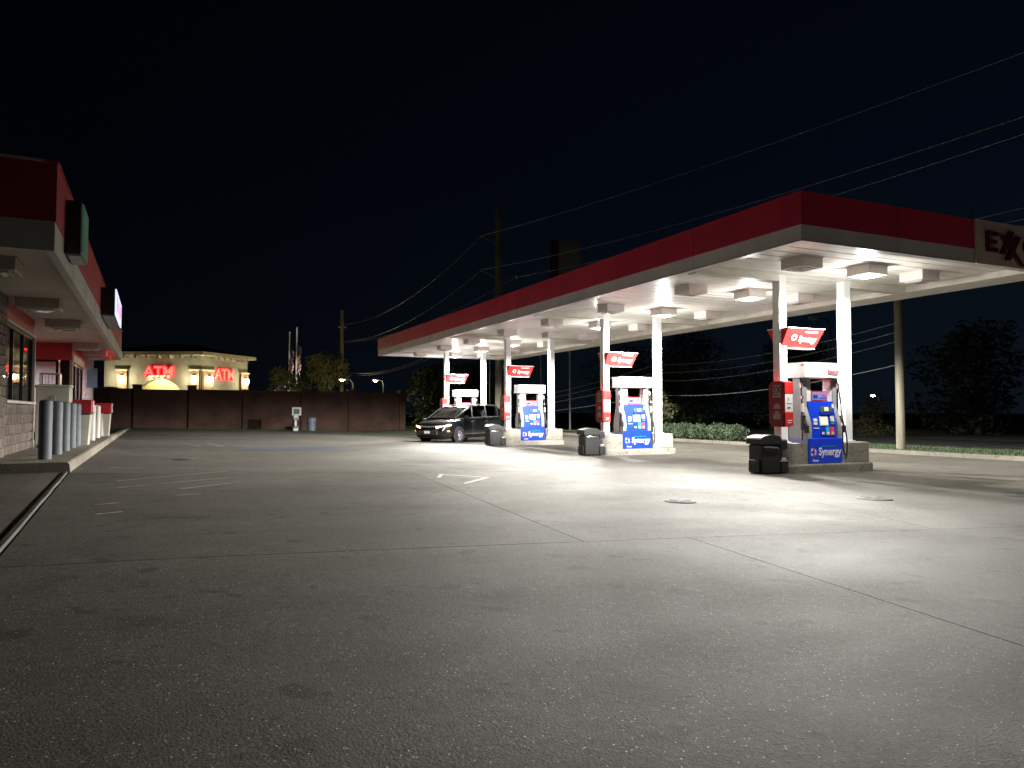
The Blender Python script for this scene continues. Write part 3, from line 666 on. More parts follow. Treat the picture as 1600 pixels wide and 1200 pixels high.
    hd = MB().prism(P, 'z', 2.245, 2.56).build('head_panel', M['white'], t)
    MB().prism([(x * 1.015, y * 1.03) for x, y in P], 'z', 2.5605, 2.60).build('head_cap', M['white'], t)
    put_text('Exxon', .135, Matrix.Translation((.08, -.333, 2.35)) @ FACE_S, M['redprint'], hd, bold=.003, xs=1.05)
    # hoses and nozzles, both sides
    for sx in (-1, 1):
        x = sx * .60
        hp = [(x - sx * .02, -.10, 2.24), (x, -.16, 2.05), (x + sx * .02, -.20, 1.7), (x + sx * .03, -.23, 1.35), (x + sx * .04, -.27, 1.12), (x + sx * .07, -.31, .9), (x + sx * .09, -.32, .62), (x + sx * .07, -.32, .42), (x + sx * .02, -.31, .40), (x - sx * .02, -.30, .55), (x - sx * .02, -.29, .85), (x, -.28, 1.02)]
        if sx < 0: hp = [(x + .02, -.10, 2.24), (x, -.14, 2.1), (x - .01, -.17, 1.8), (x - .03, -.19, 1.5), (x - .04, -.2, 1.2), (x - .03, -.2, .95), (x - .02, -.18, .75)]
        sm = []
        for k in range(len(hp) - 1):
            for q in range(3):
                u = q / 3; p0_, p1_, p2_, p3_ = [Vector(hp[max(0, min(len(hp) - 1, k + d_))]) for d_ in (-1, 0, 1, 2)]
                sm.append(.5 * ((2 * p1_) + (p2_ - p0_) * u + (2 * p0_ - 5 * p1_ + 4 * p2_ - p3_) * u * u + (3 * p1_ - p0_ - 3 * p2_ + p3_) * u ** 3))
        sm.append(Vector(hp[-1])); MB().tube(sm, .019, 7).build('hose', M['rubber'], t, smooth=True)
        fit = MB(); fit.tube([(x, -.15, 2.12), (x, -.165, 2.0)], .033, 8); fit.tube([(x + sx * .01, -.19, 1.80), (x + sx * .015, -.195, 1.74)], .028, 8); fit.build('breakaway_fitting', M['chrome'], t, smooth=True)
        MB().bbox(x - .03 + sx * .02, x + .03 + sx * .02, -.235, -.17, 1.42, 1.62, .008).build('hose_sleeve', M['print_'], t)
        nz = MB(); nz.tube([(x + sx * .01, -.30, 1.02), (x + sx * .02, -.28, 1.14), (x - sx * .02, -.24, 1.26), (x - sx * .05, -.2, 1.30)], .03, 8, r2=.014); nz.box(x - .03, x + .04, -.34, -.25, .93, 1.10)
        nz.build('nozzle', M['rubber'], t)
        MB().box(*(sorted((sx * .555, sx * .60))), -.24, -.12, 1.0, 1.34).build('nozzle_boot', M['darkmetal'], t)
    return t
def make_flag():
    t = thing('hanging_sign', 'x', 'sign')            # wedge-shaped red sign hung across the left column
    def wedge(x0, x1, z0, z1, yt, yb, sl): return [(x0, -yt, z1), (x1, -yt, z1), (x1 - sl, -yb, z0), (x0, -yb, z0), (x0, yt, z1), (x1, yt, z1), (x1 - sl, yb, z0), (x0, yb, z0)]
    F = [(3, 2, 1, 0), (7, 4, 5, 6), (0, 1, 5, 4), (3, 7, 6, 2), (0, 4, 7, 3), (1, 2, 6, 5)]
    # local x 0 = column centre x ; y 0 = column centre y
    b = MB(); b.add(wedge(-.06, 1.10, 2.955, 3.395, .33, .10, .10), F); body = b.build('panel_body', M['signred'], t)
    b = MB(); b.box(-.07, 1.11, -.335, .335, 3.396, 3.412); b.box(-.065, 1.005, -.105, .105, 2.94, 2.953); b.build('edge_trim', M['column'], t)
    # tilt lettering to the face
    ang = math.atan(.23 / .44)
    def FT(x, z): f_ = (z - 2.955) / .44; return Matrix.Translation((x, -(.10 + .23 * f_) - .014, z)) @ Matrix.Rotation(ang, 4, 'X') @ FACE_S
    put_text('Synergy', .215, FT(.37, 3.10), M['print_'], body, bold=.002, shear=.1, xs=.84)
    q = MB(); q.box(.52, .92, 0, .004, 0, .028, 0, Matrix.Translation((0, -(.10 + .23 * .78) - .008, 2.955 + .44 * .80)) @ Matrix.Rotation(ang, 4, 'X')); q.build('small_print', M['print_'], body)
    sw = swirl_mb(0, 0, .09, 0, (0,)); me_o = sw.build('swirl_logo', M['print_'], body)
    me_o.data.transform(Matrix.Translation((.22, -(.10 + .23 * .52) - .012, 2.955 + .44 * .52)) @ Matrix.Rotation(ang, 4, 'X'))
    put_text('e', .1, Matrix.Translation((-.063, -.02, 3.2)) @ FACE_W, M['print_'], body)
    return t
def make_side_box():
    t = thing('column_display', 'x', 'display box')   # red rounded case on the column's left side
    P = []
    def rr(y0, y1, z0, z1, r): # left/right rounded outline in y,z
        Q = []
        for (cy, cz_, a0) in ((y1 - .03, z0 + .03, 270), (y1 - .03, z1 - .03, 0), (y0 + r, z1 - r, 90), (y0 + r, z0 + r, 180)):
            q = .03 if cy > (y0 + y1) / 2 else r
            for k in range(6): a = R(a0 + 18 * k); Q.append((cy + q * math.cos(a), cz_ + q * math.sin(a)))
        return Q
    # side panel (faces -x): spans y ; rounded at its far end
    Q = [(y, z) for y, z in rr(-.44, .02, 1.08, 2.14, .16)]
    Q = [(-.42 - y, z) for y, z in Q]   # mirror so the rounded side is away from the camera
    body = MB().prism(Q, 'x', -.34, -.125).build('case', M['signred'], t)
    MB().prism([(-.21 + (y + .21) * .96, 1.61 + (z - 1.61) * .975) for y, z in Q], 'x', -.352, -.341).build('bezel', M['lidred'], t)
    MB().box(-.357, -.353, -.36, -.12, 1.76, 2.05).build('card', M['printgrey'], body)
    put_text('3X', .235, Matrix.Translation((-.358, -.105, 1.865)) @ FACE_W, M['maroon'], body, bold=.003, xs=.95)
    for z in (1.80, 1.83): MB().box(-.359, -.3575, -.34, -.14, z, z + .014).build('small_print', M['maroon'], body)
    MB().prism([(-.24 + .11 * math.cos(a), 1.50 + .12 * math.sin(a)) for a in [PI * k / 8 for k in range(9)]], 'x', -.358, -.353).build('picture', M['printgrey'], body)
    MB().box(-.357, -.353, -.35, -.13, 1.26, 1.38).build('card', M['printgrey'], body); MB().box(-.3575, -.353, -.30, -.18, 1.385, 1.44).build('card', M['printgrey'], body)
    # front face bulges
    MB().bbox(-.33, -.07, -.462, -.441, 1.10, 1.42, .008).build('front_panel', M['signred'], t); MB().bbox(-.33, -.06, -.462, -.441, 1.84, 2.12, .008).build('front_panel', M['signred'], t)
    w_ = MB().bbox(-.32, -.075, -.458, -.441, 1.425, 1.835, .006).build('white_panel', M['print_'], t)
    MB().box(-.28, -.12, -.461, -.4585, 1.61, 1.625).build('small_print', M['blue2'], w_); MB().box(-.25, -.16, -.461, -.4585, 1.50, 1.54).build('small_print', M['lcd'], w_); MB().box(-.24, -.20, -.461, -.4585, 1.68, 1.76).build('small_print', M['printgrey'], w_)
    MB().box(-.26, -.11, -.4655, -.4625, 1.22, 1.24).build('small_print', M['print_'], t); MB().box(-.26, -.14, -.4655, -.4625, 1.17, 1.19).build('small_print', M['print_'], t)
    return t
def make_bin():
    t = thing('waste_bin', 'x', 'waste bin')          # black waste valet with washer tray on its right
    MB().bbox(-.42, .18, -.26, .26, .02, .74, .03).build('body', M['black'], t, smooth=True)
    P = [(-.46, .74), (.20, .74), (.20, .86)] + [(-.13 + .33 * math.cos(R(a)), .86 + .11 * math.sin(R(a))) for a in range(20, 161, 20)] + [(-.46, .86)]
    MB().prism(P, 'y', -.29, .29).build('lid', M['black'], t, smooth=False)
    MB().tube([(-.36, -.275, .66), (-.22, -.30, .68), (-.10, -.305, .655), (.04, -.30, .66), (.12, -.275, .62)], .016, 8).build('handle', M['chrome'], t, smooth=True)
    MB().bbox(.19, .45, -.24, .24, .60, .86, .03).build('towel_box', M['black'], t); MB().bbox(.19, .47, -.25, .25, .02, .34, .03).build('washer_tray', M['black'], t)
    MB().box(.19, .25, -.2, .2, .342, .598).build('back_post', M['black'], t)
    MB().tube([(.34, -.1, .30), (.36, -.14, .56)], .012, 6).build('squeegee', M['darkmetal'], t); MB().box(.27, .40, -.21, -.19, .36, .39).build('label_strip', M['print_'], t)
    MB().bbox(-.47, -.425, -.2, .2, .05, .35, .01).build('side_foot', M['black'], t)
    return t
isl, pump, flag, sbox, wbin = make_island(), make_pump(), make_flag(), make_side_box(), make_bin()
index_kids()
PL = ['nearest the camera', 'second from the camera', 'third from the camera, beside the black minivan', 'farthest from the camera, behind the minivan']
for k, y in enumerate(ROWS):
    o = (isl, pump, flag, sbox, wbin) if k == 0 else [copy_tree(q) for q in (isl, pump, flag, sbox, wbin)]
    o[0].location = (14.2, y, 0); tag(o[0], 'grey concrete pump island with guard blocks, %s' % PL[k], 'pump island', 'pump islands under the canopy')
    o[1].location = (14.16, y - .06, 0); tag(o[1], 'blue and white fuel pump on the island %s' % PL[k], 'fuel pump', 'fuel pumps on the islands')
    o[2].location = (13.12, y, 0); tag(o[2], 'red wedge-shaped Synergy sign on the column, %s' % PL[k], 'sign', 'red signs hung on the left columns')
    o[3].location = (13.12, y, 0); tag(o[3], 'red 3X display box on the left column, %s' % PL[k], 'display box', 'red display boxes on the left columns')
    o[4].location = (12.42, y - .30, gz(12.4)); o[4].rotation_euler = (0, 0, R(-3 + 2 * k)); o[4].scale = (.88, .88, .92)
    tag(o[4], 'black waste bin at the island %s' % PL[k], 'waste bin', 'waste bins at the island ends')
bpy.data.objects.remove(o[4], do_unlink=True) if False else None

# ------------------------------------------------------------------ shop
store = thing('convenience_store', 'low shop with red and grey fascia and brown block walls at the left edge', 'shop', S(0, 0, 0), SA)
ZW, ZSF, ZF0, ZF1, ZF2 = .55, 3.66, 3.53, 3.92, 4.69
YE = 22.6
def sb(name, x0, x1, y0, y1, z0, z1, m, parent=store, bev=0):
    q = MB(); q.bbox(x0, x1, y0, y1, z0, z1, bev) if bev else q.box(x0, x1, y0, y1, z0, z1)
    return q.build(name, m, parent)
# fascia: long side and near end
sb('red_fascia', -.14, 0, 0, YE, ZF1 + .001, ZF2, M['storered']); sb('grey_fascia', -.12, -.012, 0.012, YE, ZF0, ZF1, M['storegrey'])
sb('red_fascia', -9, -.141, 0, .14, ZF1 + .001, ZF2, M['storered']); sb('grey_fascia', -9, -.121, .012, .12, ZF0, ZF1, M['storegrey'])
sb('fascia_cap', -.15, .02, -.02, YE, ZF2 + .001, ZF2 + .035, M['storered']); sb('fascia_cap', -9, -.151, -.02, .15, ZF2 + .001, ZF2 + .035, M['trim'])
for k in range(1, 9): sb('fascia_seam', -.0118, -.008, k * 2.5, k * 2.5 + .012, ZF0, ZF1, M['mortar'])
sb('soffit', -9, -.122, .122, YE, ZSF, ZSF + .04, M['soffit2']); sb('roof', -9, -.15, .15, YE, 4.2, 4.3, M['roof'])
sb('fascia_end', -3, -.141, YE - .14, YE - .001, ZF0, ZF2, M['storegrey'])
# walls
WX = -1.45
sb('end_wall', -8, WX - .3, 4.6, 4.8, ZW, ZSF, M['mortar'])
pier = sb('pier', WX - .3, WX + .03, 4.6, 5.85, ZW, ZSF, M['mortar'])
low = sb('lower_wall', WX - .22, WX - .025, 5.86, 10.0, ZW, 1.60, M['mortar'])
def blocks(parent, x, y0, y1, z0, z1, bl=.40, bh=.2, face='e', mats=BLOCKS, th=.06):
    rows = round((z1 - z0) / bh); bh = (z1 - z0) / rows; meshes = {}
    for r__ in range(rows):
        y = y0 - (bl / 2 if r__ % 2 else 0)
        while y < y1 - .01:
            a, b = max(y, y0) + .006, min(y + bl, y1) - .006
            if b - a > .03:
                key = (round(b - a, 3), random.randrange(3))
                if key not in meshes:
                    L_ = b - a; q = MB(); j = [random.uniform(0, .012) for _ in range(6)]
                    vs_ = [(0, 0, .006), (0, L_, .006), (0, L_, bh - .006), (0, 0, bh - .006)]
                    ou = [(th - .012, .012, .016), (th - .012 + j[0], L_ * .5, .014), (th - .012 , L_ - .012, .016), (th - .012 + j[1], L_ - .012, bh - .016), (th - .012 + j[2], L_ * .5, bh - .014), (th - .012, .012, bh - .016), (th + j[3], L_ * .35, bh * .5), (th + j[4] - .004, L_ * .7, bh * .55)]
                    q.add(vs_ + ou, [(0, 1, 6, 5, 4), (1, 2, 7, 6), (2, 3, 9, 8, 7), (3, 0, 4, 9), (4, 5, 10), (5, 11, 10), (5, 6, 11), (6, 7, 11), (7, 8, 11), (8, 10, 11), (8, 9, 10), (9, 4, 10)])
                    me = bpy.data.meshes.new('block'); me.from_pydata(q.v, [], q.f); me.materials.append(mats[key[1] % len(mats)]); meshes[key] = me
                o = link('block', meshes[key], parent)
                if face == 'e': o.location = (x, a, z0 + r__ * bh)
                else: o.location = (a, x, z0 + r__ * bh); o.rotation_euler = (0, 0, R(-90)); o.location = (a, x, z0 + r__ * bh)
            y += bl
blocks(low, WX - .025, 5.86, 10.0, ZW, 1.60)
blocks(pier, WX + .03, 4.62, 5.84, ZW, ZSF)
sb('wall_return', WX - 1.6, WX - .0, 10.001, 10.14, ZW, ZSF, M['trim'])
# window bay A
def window(y0, y1, z0, z1, x, n, parent=store, trim=True):
    f = MB(); t_ = .06
    for k in range(n + 1): yy = y0 + (y1 - y0 - t_) * k / n; f.box(x - .08, x, yy, yy + t_, z0, z1)
    f.box(x - .078, x - .003, y0 + t_, y1 - t_, z1 - t_, z1); f.box(x - .078, x - .003, y0 + t_, y1 - t_, z0, z0 + t_)
    fr = f.build('window', M['frame'], parent)
    for k in range(n):
        a = y0 + (y1 - y0 - t_) * k / n + t_; b = y0 + (y1 - y0 - t_) * (k + 1) / n
        MB().box(x - .045, x - .035, a, b, z0 + t_, z1 - t_).build('pane', M['glass'], fr)
    return fr
window(5.86, 10.0, 1.62, 3.22, WX - .02, 3)
sb('window_sill', WX - .05, WX + .10, 5.9, 9.85, 1.60, 1.66, M['trim'], bev=.01)
hd_ = sb('header_panel', WX - .06, WX, 5.86, 10.0, 3.26, ZSF - .001, M['headred']); sb('header_trim', WX - .04, WX + .04, 5.86, 10.04, 3.225, 3.259, M['trim'])
sb('corner_trim', WX - .06, WX + .03, 10.0, 10.10, ZW, 3.22, M['trim'])
WB = WX + .25
# recessed entry: facing wall at y 16.5
sb('entry_back_wall', WB - 1.72, WB - 1.6, 10.14, 16.5, ZW, ZSF, M['headred'])
sb('entry_header', WB - 1.6, WB - .001, 16.45, 16.55, 3.1, ZSF - .001, M['storered'])
sb('entry_post', WB - .32, WB - .03, 16.46, 16.54, ZW, 3.099, M['frame'])
dr = MB(); dr.box(WB - 1.45, WB - 1.38, 16.46, 16.54, ZW, 3.099); dr.box(WB - .44, WB - .37, 16.46, 16.54, ZW, 3.099); dr.box(WB - 1.38, WB - .44, 16.465, 16.535, 3.03, 3.099); dr.box(WB - 1.38, WB - .44, 16.465, 16.535, 2.2, 2.26)
dr.box(WB - 1.38, WB - .44, 16.465, 16.535, ZW, ZW + .25)
drO = dr.build('shop_door', M['frame'], store); MB().box(WB - 1.38, WB - .44, 16.495, 16.505, ZW + .25, 3.03).build('pane', M['glass'], drO)
MB().tube([(WB - .55, 16.42, 1.4), (WB - .55, 16.42, 1.9)], .02).build('door_handle', M['chrome'], drO)
# bay B
sb('entry_jamb', WB - .06, WB + .03, 16.45, 16.60, ZW, 3.099, M['trim'])
window(16.62, 20.9, 1.0, 3.05, WB - .02, 3); sb('lower_wall', WB - .2, WB, 16.6, 20.95, ZW, .99, M['mortar'])
sb('header_panel', WB - .06, WB, 16.6, 20.95, 3.30, ZSF - .001, M['headred']); sb('white_sign_board', WB - .05, WB + .035, 16.6, 20.95, 3.07, 3.29, M['trim'])
for k in range(3): MB().box(WB - .10, WB - .085, 18.2 + k * .9, 18.5 + k * .9, 1.1, 2.9).build('led_tube', M['neon'], store)
sb('led_tube', -.16, -.13, 18.6, 22.2, 3.632, 3.65, M['neon'])
# pier C
p3 = sb('brick_pier', WX - 1.5, -.95, 21.3, 22.3, ZW, ZSF, M['mortar'])
def brick_face(parent, x0, x1, y, z0, z1):
    rows = int((z1 - z0) / .2); 
    me_cache = {}
    for r__ in range(rows):
        x = x0 - (.2 if r__ % 2 else 0)
        while x < x1 - .02:
            a, b = max(x, x0) + .006, min(x + .4, x1) - .006; L_ = round(b - a, 3)
            if L_ > .04:
                if L_ not in me_cache:
                    q = MB(); q.box(0, L_, -.03, 0, .006, .194); me = bpy.data.meshes.new('block'); me.from_pydata(q.v, [], q.f); me.materials.append(LIGHTBLOCK); me_cache[L_] = me
                o = link('block', me_cache[L_], parent, (a, y, z0 + r__ * .2))
            x += .4
brick_face(p3, WX - .3, -.95, 21.299, ZW, ZSF)
for (a, b) in ((5.98, 6.25), (6.75, 7.2), (8.0, 8.45)): MB().bbox(WX - .22, WX - .18, a, b, 2.3, 2.56, .01).build('red_reflection_panel', M['red_reflect'], store)  # added glowing panels that stand for red reflections in the window
for (a, b) in ((6.0, 7.1), (7.45, 8.5), (8.8, 9.8)): MB().box(WX - .14, WX - .135, a, b, 2.82, 3.12).build('window_poster', M['poster2'], store)
# interior
sb('interior_floor', -7, WX - .3, 4.9, 21, .50, .54, M['interior']); sb('interior_back', -7.2, -7, 4.9, 21.3, .5, ZSF, M['interior'])
sb('interior_ceiling', -7, WX - .25, 4.85, 9.99, 3.3, 3.34, M['interior']); sb('interior_ceiling', -7, WB - 1.73, 9.995, 16.6, 3.3, 3.34, M['interior']); sb('interior_ceiling', -7, WB - .10, 16.605, 21.2, 3.3, 3.34, M['interior']); sb('interior_partition', -7, WX - 1.52, 21.15, 21.25, .54, 3.3, M['interior'])
for k in range(4): sb('shelf_unit', -4.6, -3.9, 6 + k * 3.4, 7.9 + k * 3.4, .54, 1.95, M['shelf'])
sb('counter', -2.6, -2.0, 6.2, 9.6, .54, 1.75, M['shelf'])
for (x, y) in ((-4.5, 8), (-4.5, 18.8)): sb('ceiling_tube', x - .6, x + .6, y - .12, y + .12, 3.26, 3.295, M['tubewhite'])
for (x, y, e_, c_) in ((-3.8, 7.6, 170, (1, .93, .75)), (-3.4, 18.6, 650, (.82, .80, 1))):
    ld = bpy.data.lights.new('shop_lamp', 'AREA'); ld.energy = e_; ld.color = c_; ld.shape = 'RECTANGLE'; ld.size = 1.6; ld.size_y = 3
    lo = bpy.data.objects.new('shop_lamp', ld); COL.objects.link(lo); lo.parent = store; lo.location = (x, y, 3.2)
# sidewalk
sw = thing('sidewalk', None, None); sw['kind'] = 'structure'; sw.location = S(0, 0, 0); sw.rotation_euler = (0, 0, SA)
def walk_slab(y0, y1):
    P = [(-9, .30), (-9, ZW), (-.26, ZW)] + [(-.16 + .055 * math.sin(R(a)), ZW - .055 + .055 * math.cos(R(a))) for a in (0, 30, 60, 90)] + [(-.085, .30)]
    MB().prism(P, 'y', y0 + .004, y1 - .004).build('concrete_slab', M['walk'], sw)
y = 3.72
while y < 23.5: walk_slab(y, min(y + 2.45, 23.6)); y += 2.45
MB().box(-9, -.085, 23.6, 24.6, .30, .44).build('ramp', M['walk'], sw)
MB().prism([(23.604, .30), (23.604, ZW - .01), (40, .46), (40, .30)], 'x', -.30, -.085).build('kerb', M['walk'], sw)

# soffit lights
fproto = fixture('soffit_light', False, M['fixture2'], .74, .20)
index_kids()
for k, (px_, py_) in enumerate(((-1.0, 1.75), (-.88, 6.1), (-.80, 9.8), (-.80, 16.4), (-.72, 19.4), (-.70, 21.5))):
    o = fproto if k == 0 else copy_tree(fproto)
    o.location = S(px_, py_, ZSF); o.rotation_euler = (0, 0, SA)
    tag(o, 'unlit box light under the shop roof overhang, %s from the camera' % ORD[k], 'ceiling light', 'box lights under the shop overhang')
# fascia signs
t = thing('box_sign', 'unlit black box sign with green face on the shop fascia, nearest the camera', 'sign', S(0, 1.0, 3.72), SA)
MB().bbox(.003, .20, .1, 1.05, 0, .78, .01).build('case', M['black'], t); MB().box(.201, .225, .13, 1.02, .04, .75).build('face', M['ledgreen'], t); MB().box(.03, .19, .2, .95, -.012, -.001).build('base_panel', M['silver'], t)
t = thing('box_sign', 'lit white and pink box sign on the shop fascia near its far end', 'sign', S(0, 9.3, 3.80), SA)
MB().bbox(.003, .30, 0, 3.4, 0, .68, .01).build('case', M['black'], t); fc2 = MB().box(.301, .33, .05, 3.35, .03, .66).build('face', M['ledface'], t)
MB().box(.04, .28, .1, 3.3, -.012, -.001).build('base_panel', M['silver'], t)
for (a, b, c, d) in ((.4, .9, .15, .55), (1.2, 1.6, .2, .5), (1.9, 2.3, .12, .5), (2.5, 3.0, .25, .55)): MB().box(.331, .334, a, b, c, d).build('figure', M['ledpink'], fc2)

# bollards
bm = MB(); bm.lathe([(.112, -.02), (.112, 1.04), (.105, 1.075), (.08, 1.095), (.03, 1.105)], 24)
bo = bm.build('bollard', M['steelgrey'], smooth=True); first = True
bw = bm.build('bollard', M['boll_lit'], smooth=True); usedw = False
for k, yy in enumerate((4.85, 6.6, 8.15, 9.6, 11.0, 15.0, 17.4, 19.6)):
    if k < 5:
        o = bo if k == 0 else bo.copy(); lab = 'blue grey steel bollard on the shop sidewalk, %s from the camera' % ORD[k]
    else:
        o = bw if not usedw else bw.copy(); usedw = True; lab = 'pale bollard between the two red-lidded boxes, %s of three' % ORD[k - 5]
    if o.name not in COL.objects: COL.objects.link(o)
    if k in (0,): pass
    o.location = S(-.60 if k < 5 else -.52, yy, ZW); o.rotation_euler = (0, 0, k * .7)
    tag(o, lab, 'bollard', 'bollards along the shop front')

def merch_bin(y, label, w=.62, x=-.30, d=.9):
    t = thing('merchandise_box', label, 'storage box', S(x, y, ZW), SA, 'red-lidded boxes on the sidewalk')
    MB().add([(-w + .06, .05, 0), (-.05, .05, 0), (-.05, d - .05, 0), (-w + .06, d - .05, 0), (-w, 0, .80), (0, 0, .80), (0, d, .80), (-w, d, .80)],
             [(0, 3, 2, 1), (4, 5, 6, 7), (0, 1, 5, 4), (1, 2, 6, 5), (2, 3, 7, 6), (3, 0, 4, 7)]).build('body', M['cream'], t)
    MB().bbox(-w - .05, .04, -.04, d + .04, .83, 1.20, .015).build('lid', M['lidred'], t); MB().box(-w + .02, -.02, .02, d - .02, .801, .829).build('gap_strip', M['rubber'], t)
    hn = MB()
    for z in (.86, 1.17): hn.box(.041, .075, .02, .06, z - .015, z + .015)
    hn.tube([(.07, .04, .86), (.07, .04, 1.17)], .01, 6); hn.build('latch', M['chrome'], t)
merch_bin(11.1, 'cream box with dark red lid on the sidewalk, the nearer and larger')
merch_bin(19.5, 'cream box with dark red lid at the far end of the sidewalk', .6, -.22)
t = thing('white_cabinet', 'pale metal cabinet behind the first bollards by the shop entry', 'cabinet', S(-1.42, 10.25, ZW), SA)
MB().bbox(0, .72, 0, .75, .06, 1.50, .015).build('body', M['cream'], t); MB().box(.04, .68, .04, .71, 0, .059).build('plinth', M['darkmetal'], t)
MB().bbox(-.01, .74, -.02, .77, 1.505, 1.55, .008).build('top', M['white'], t); MB().bbox(.30, .42, -.025, -.001, .95, 1.28, .005).build('latch_plate', M['silver'], t)
t = thing('wire_rack', 'small wire display rack standing on the pale cabinet', 'rack', S(-1.36, 10.35, ZW + 1.551), SA)
q = MB()
for (x, y_) in ((0, 0), (.40, 0), (0, .4), (.40, .4)): q.box(x, x + .025, y_, y_ + .025, 0, .27)
q.box(0, .425, 0, .425, .271, .30); q.box(.026, .399, .02, .40, .001, .02); q.build('frame', M['trim'], t)
for k in range(5): MB().box(.04 + k * .075, .05 + k * .075, .004, .012, .02, .27).build('bar', M['darkmetal'], t)
MB().box(.427, .437, .02, .40, .02, .27).build('side_panel', M['white'], t)
t = thing('parking_sign', 'blue grey sign on a thin post at the far end of the sidewalk', 'sign', S(-.72, 18.0, ZW), SA)
MB().tube([(0, 0, 0), (0, 0, 2.2)], .022).build('post', M['polegrey'], t); MB().box(-.16, .16, -.035, -.024, 1.72, 2.38).build('plate', M['signbluegrey'], t)

# ------------------------------------------------------------------ boundary wall at the back
def bwall(pts, label, z1, piers, name='brick_wall'):
    (xa, ya), (xb, yb) = pts; L_ = math.hypot(xb - xa, yb - ya); a = math.atan2(yb - ya, xb - xa)
    t = thing(name, label, 'wall', (xa, ya, 0), a)
    n_ = len(piers) - 1
    for k in range(n_):
        u0, u1 = piers[k][0] + .25, piers[k + 1][0] - .25
        zt = z1 + (.0 if k % 2 else .04); zb_ = gz(xa + (xb - xa) * u0 / L_) - .25
        MB().box(u0, u1, -.11, .11, zb_, zt).build('panel', M['wallbrick'], t); MB().box(u0, u1, -.15, .15, zt + .001, zt + .07).build('coping', M['coping'], t)
    for (u, h_) in piers:
        zb_ = gz(xa + (xb - xa) * u / L_) - .25
        MB().box(u - .25, u + .25, -.26, .26, zb_, h_).build('pier', M['wallbrick'], t); MB().box(u - .29, u + .29, -.30, .30, h_ + .001, h_ + .09).build('pier_cap', M['coping'], t)
    return t
bwall(((-3.2, 55.0), (16.9, 58.1)), 'dark reddish brick boundary wall with piers across the back of the lot', 2.88, [(-.35, 2.95), (1.1, 3.18), (4.5, 3.2), (8.1, 2.95), (12.3, 3.1), (16.0, 3.1), (20.3, 3.1)])
bwall(((-22, 54.2), (-3.4, 55.0)), 'low dark wall panel behind the far end of the shop', 2.9, [(.3, 3.0), (6, 3.0), (12, 3.0), (18.3, 3.0)])
# air machine and bin
t = thing('air_machine', 'white tyre air machine with hose in front of the brick wall', 'air machine', (7.75, 51.6, gz(7.75)))
MB().bbox(-.30, .02, -.2, .2, 0, 1.05, .02).build('pedestal', M['white'], t); b_ = MB().bbox(-.42, .20, -.24, .24, 1.06, 1.62, .02).build('head', M['white'], t)
MB().box(-.30, .09, -.255, -.242, 1.16, 1.50).build('display', M['lcd'], b_)
MB().tube([(-.14 + .13 * math.cos(a), -.25, .55 + .32 * math.sin(a)) for a in [2 * PI * k / 16 for k in range(17)]], .03, 6).build('hose', M['rubber'], t)
t = thing('trash_can', 'blue grey trash can beside the air machine', 'trash can', (8.95, 53.2, gz(9)))
MB().lathe([(.27, 0), (.31, .75), (.33, .76), (.33, .82), (.27, .93), (.08, .98)], 18).build('body', M['binblue'], t, smooth=True)
MB().tube([(0.33 * math.cos(a), .33 * math.sin(a), .75) for a in [2 * PI * k / 18 for k in range(19)]], .02, 6).build('rim', M['silver'], t)

# ------------------------------------------------------------------ bank building
bank = thing('bank_building', 'cream drive-through bank with hip roof and two glowing red ATM signs beyond the wall', 'building', (2.2, 67.6, 0))
# local: corner at origin; left face towards -x along direction A, right face towards B
A = Vector((-5.8, 2.7)).normalized(); Bd = Vector((4.4, 5.0)).normalized()
A3 = Vector((A.x, A.y, 0)); B3 = Vector((Bd.x, Bd.y, 0)); LA, LB = 8.2, 6.2
def ebox(o, d1, L1, d2, L2, z0, z1, mb):
    P = []
    for z in (z0, z1):
        for (u, v) in ((0, 0), (L1, 0), (L1, L2), (0, L2)): q = o + d1 * u + d2 * v; P.append((q.x, q.y, z))
    mb.add(P, [(0, 3, 2, 1), (4, 5, 6, 7), (0, 1, 5, 4), (1, 2, 6, 5), (2, 3, 7, 6), (3, 0, 4, 7)]); return mb
O0 = Vector((0, 0, 0)); NA = Vector((A.y, -A.x, 0)); NA = NA if NA.y < 0 else -NA      # outward normal of the left face
NB = Vector((Bd.y, -Bd.x, 0)); NB = NB if NB.x > 0 else -NB
# left wall with arched opening
def arch_wall():
    mb = MB(); c0, rw, rh, zb_, zt = 3.5, 2.15, 2.1, 2.1, 6.2
    xs_ = [0] + [c0 - rw + 2 * rw * k / 16 for k in range(17)] + [LA]
    def ztop(u): 
        t_ = (u - c0) / rw; return zb_ + rh * math.sqrt(max(0, 1 - t_ * t_)) if abs(t_) <= 1 else 0
    for k in range(len(xs_) - 1):
        u0, u1 = xs_[k], xs_[k + 1]
        z0, z1 = (ztop(u0), ztop(u1)) if 0 < k < 17 else (0, 0)
        P = []
        for dd in (0, -.45):
            for (u, z) in ((u0, z0), (u1, z1), (u1, zt), (u0, zt)): q = A3 * u + NA * dd; P.append((q.x, q.y, z))
        mb.add(P, [(0, 1, 2, 3), (7, 6, 5, 4), (0, 4, 5, 1)])
    return mb
arch_wall().build('wall', M['stucco'], bank)
mb = MB(); q0 = A3 * 1.0 - NA * 1.6; ebox(q0, A3, 5.2, -NA, .1, 0, 4.6, mb); mb.build('drive_through_back', M['arch'], bank)
mb = MB(); ebox(O0 + B3 * .0 + A3 * .001, B3, LB, -NB, .4, 0, 6.2, mb); mb.build('wall', M['stucco'], bank)
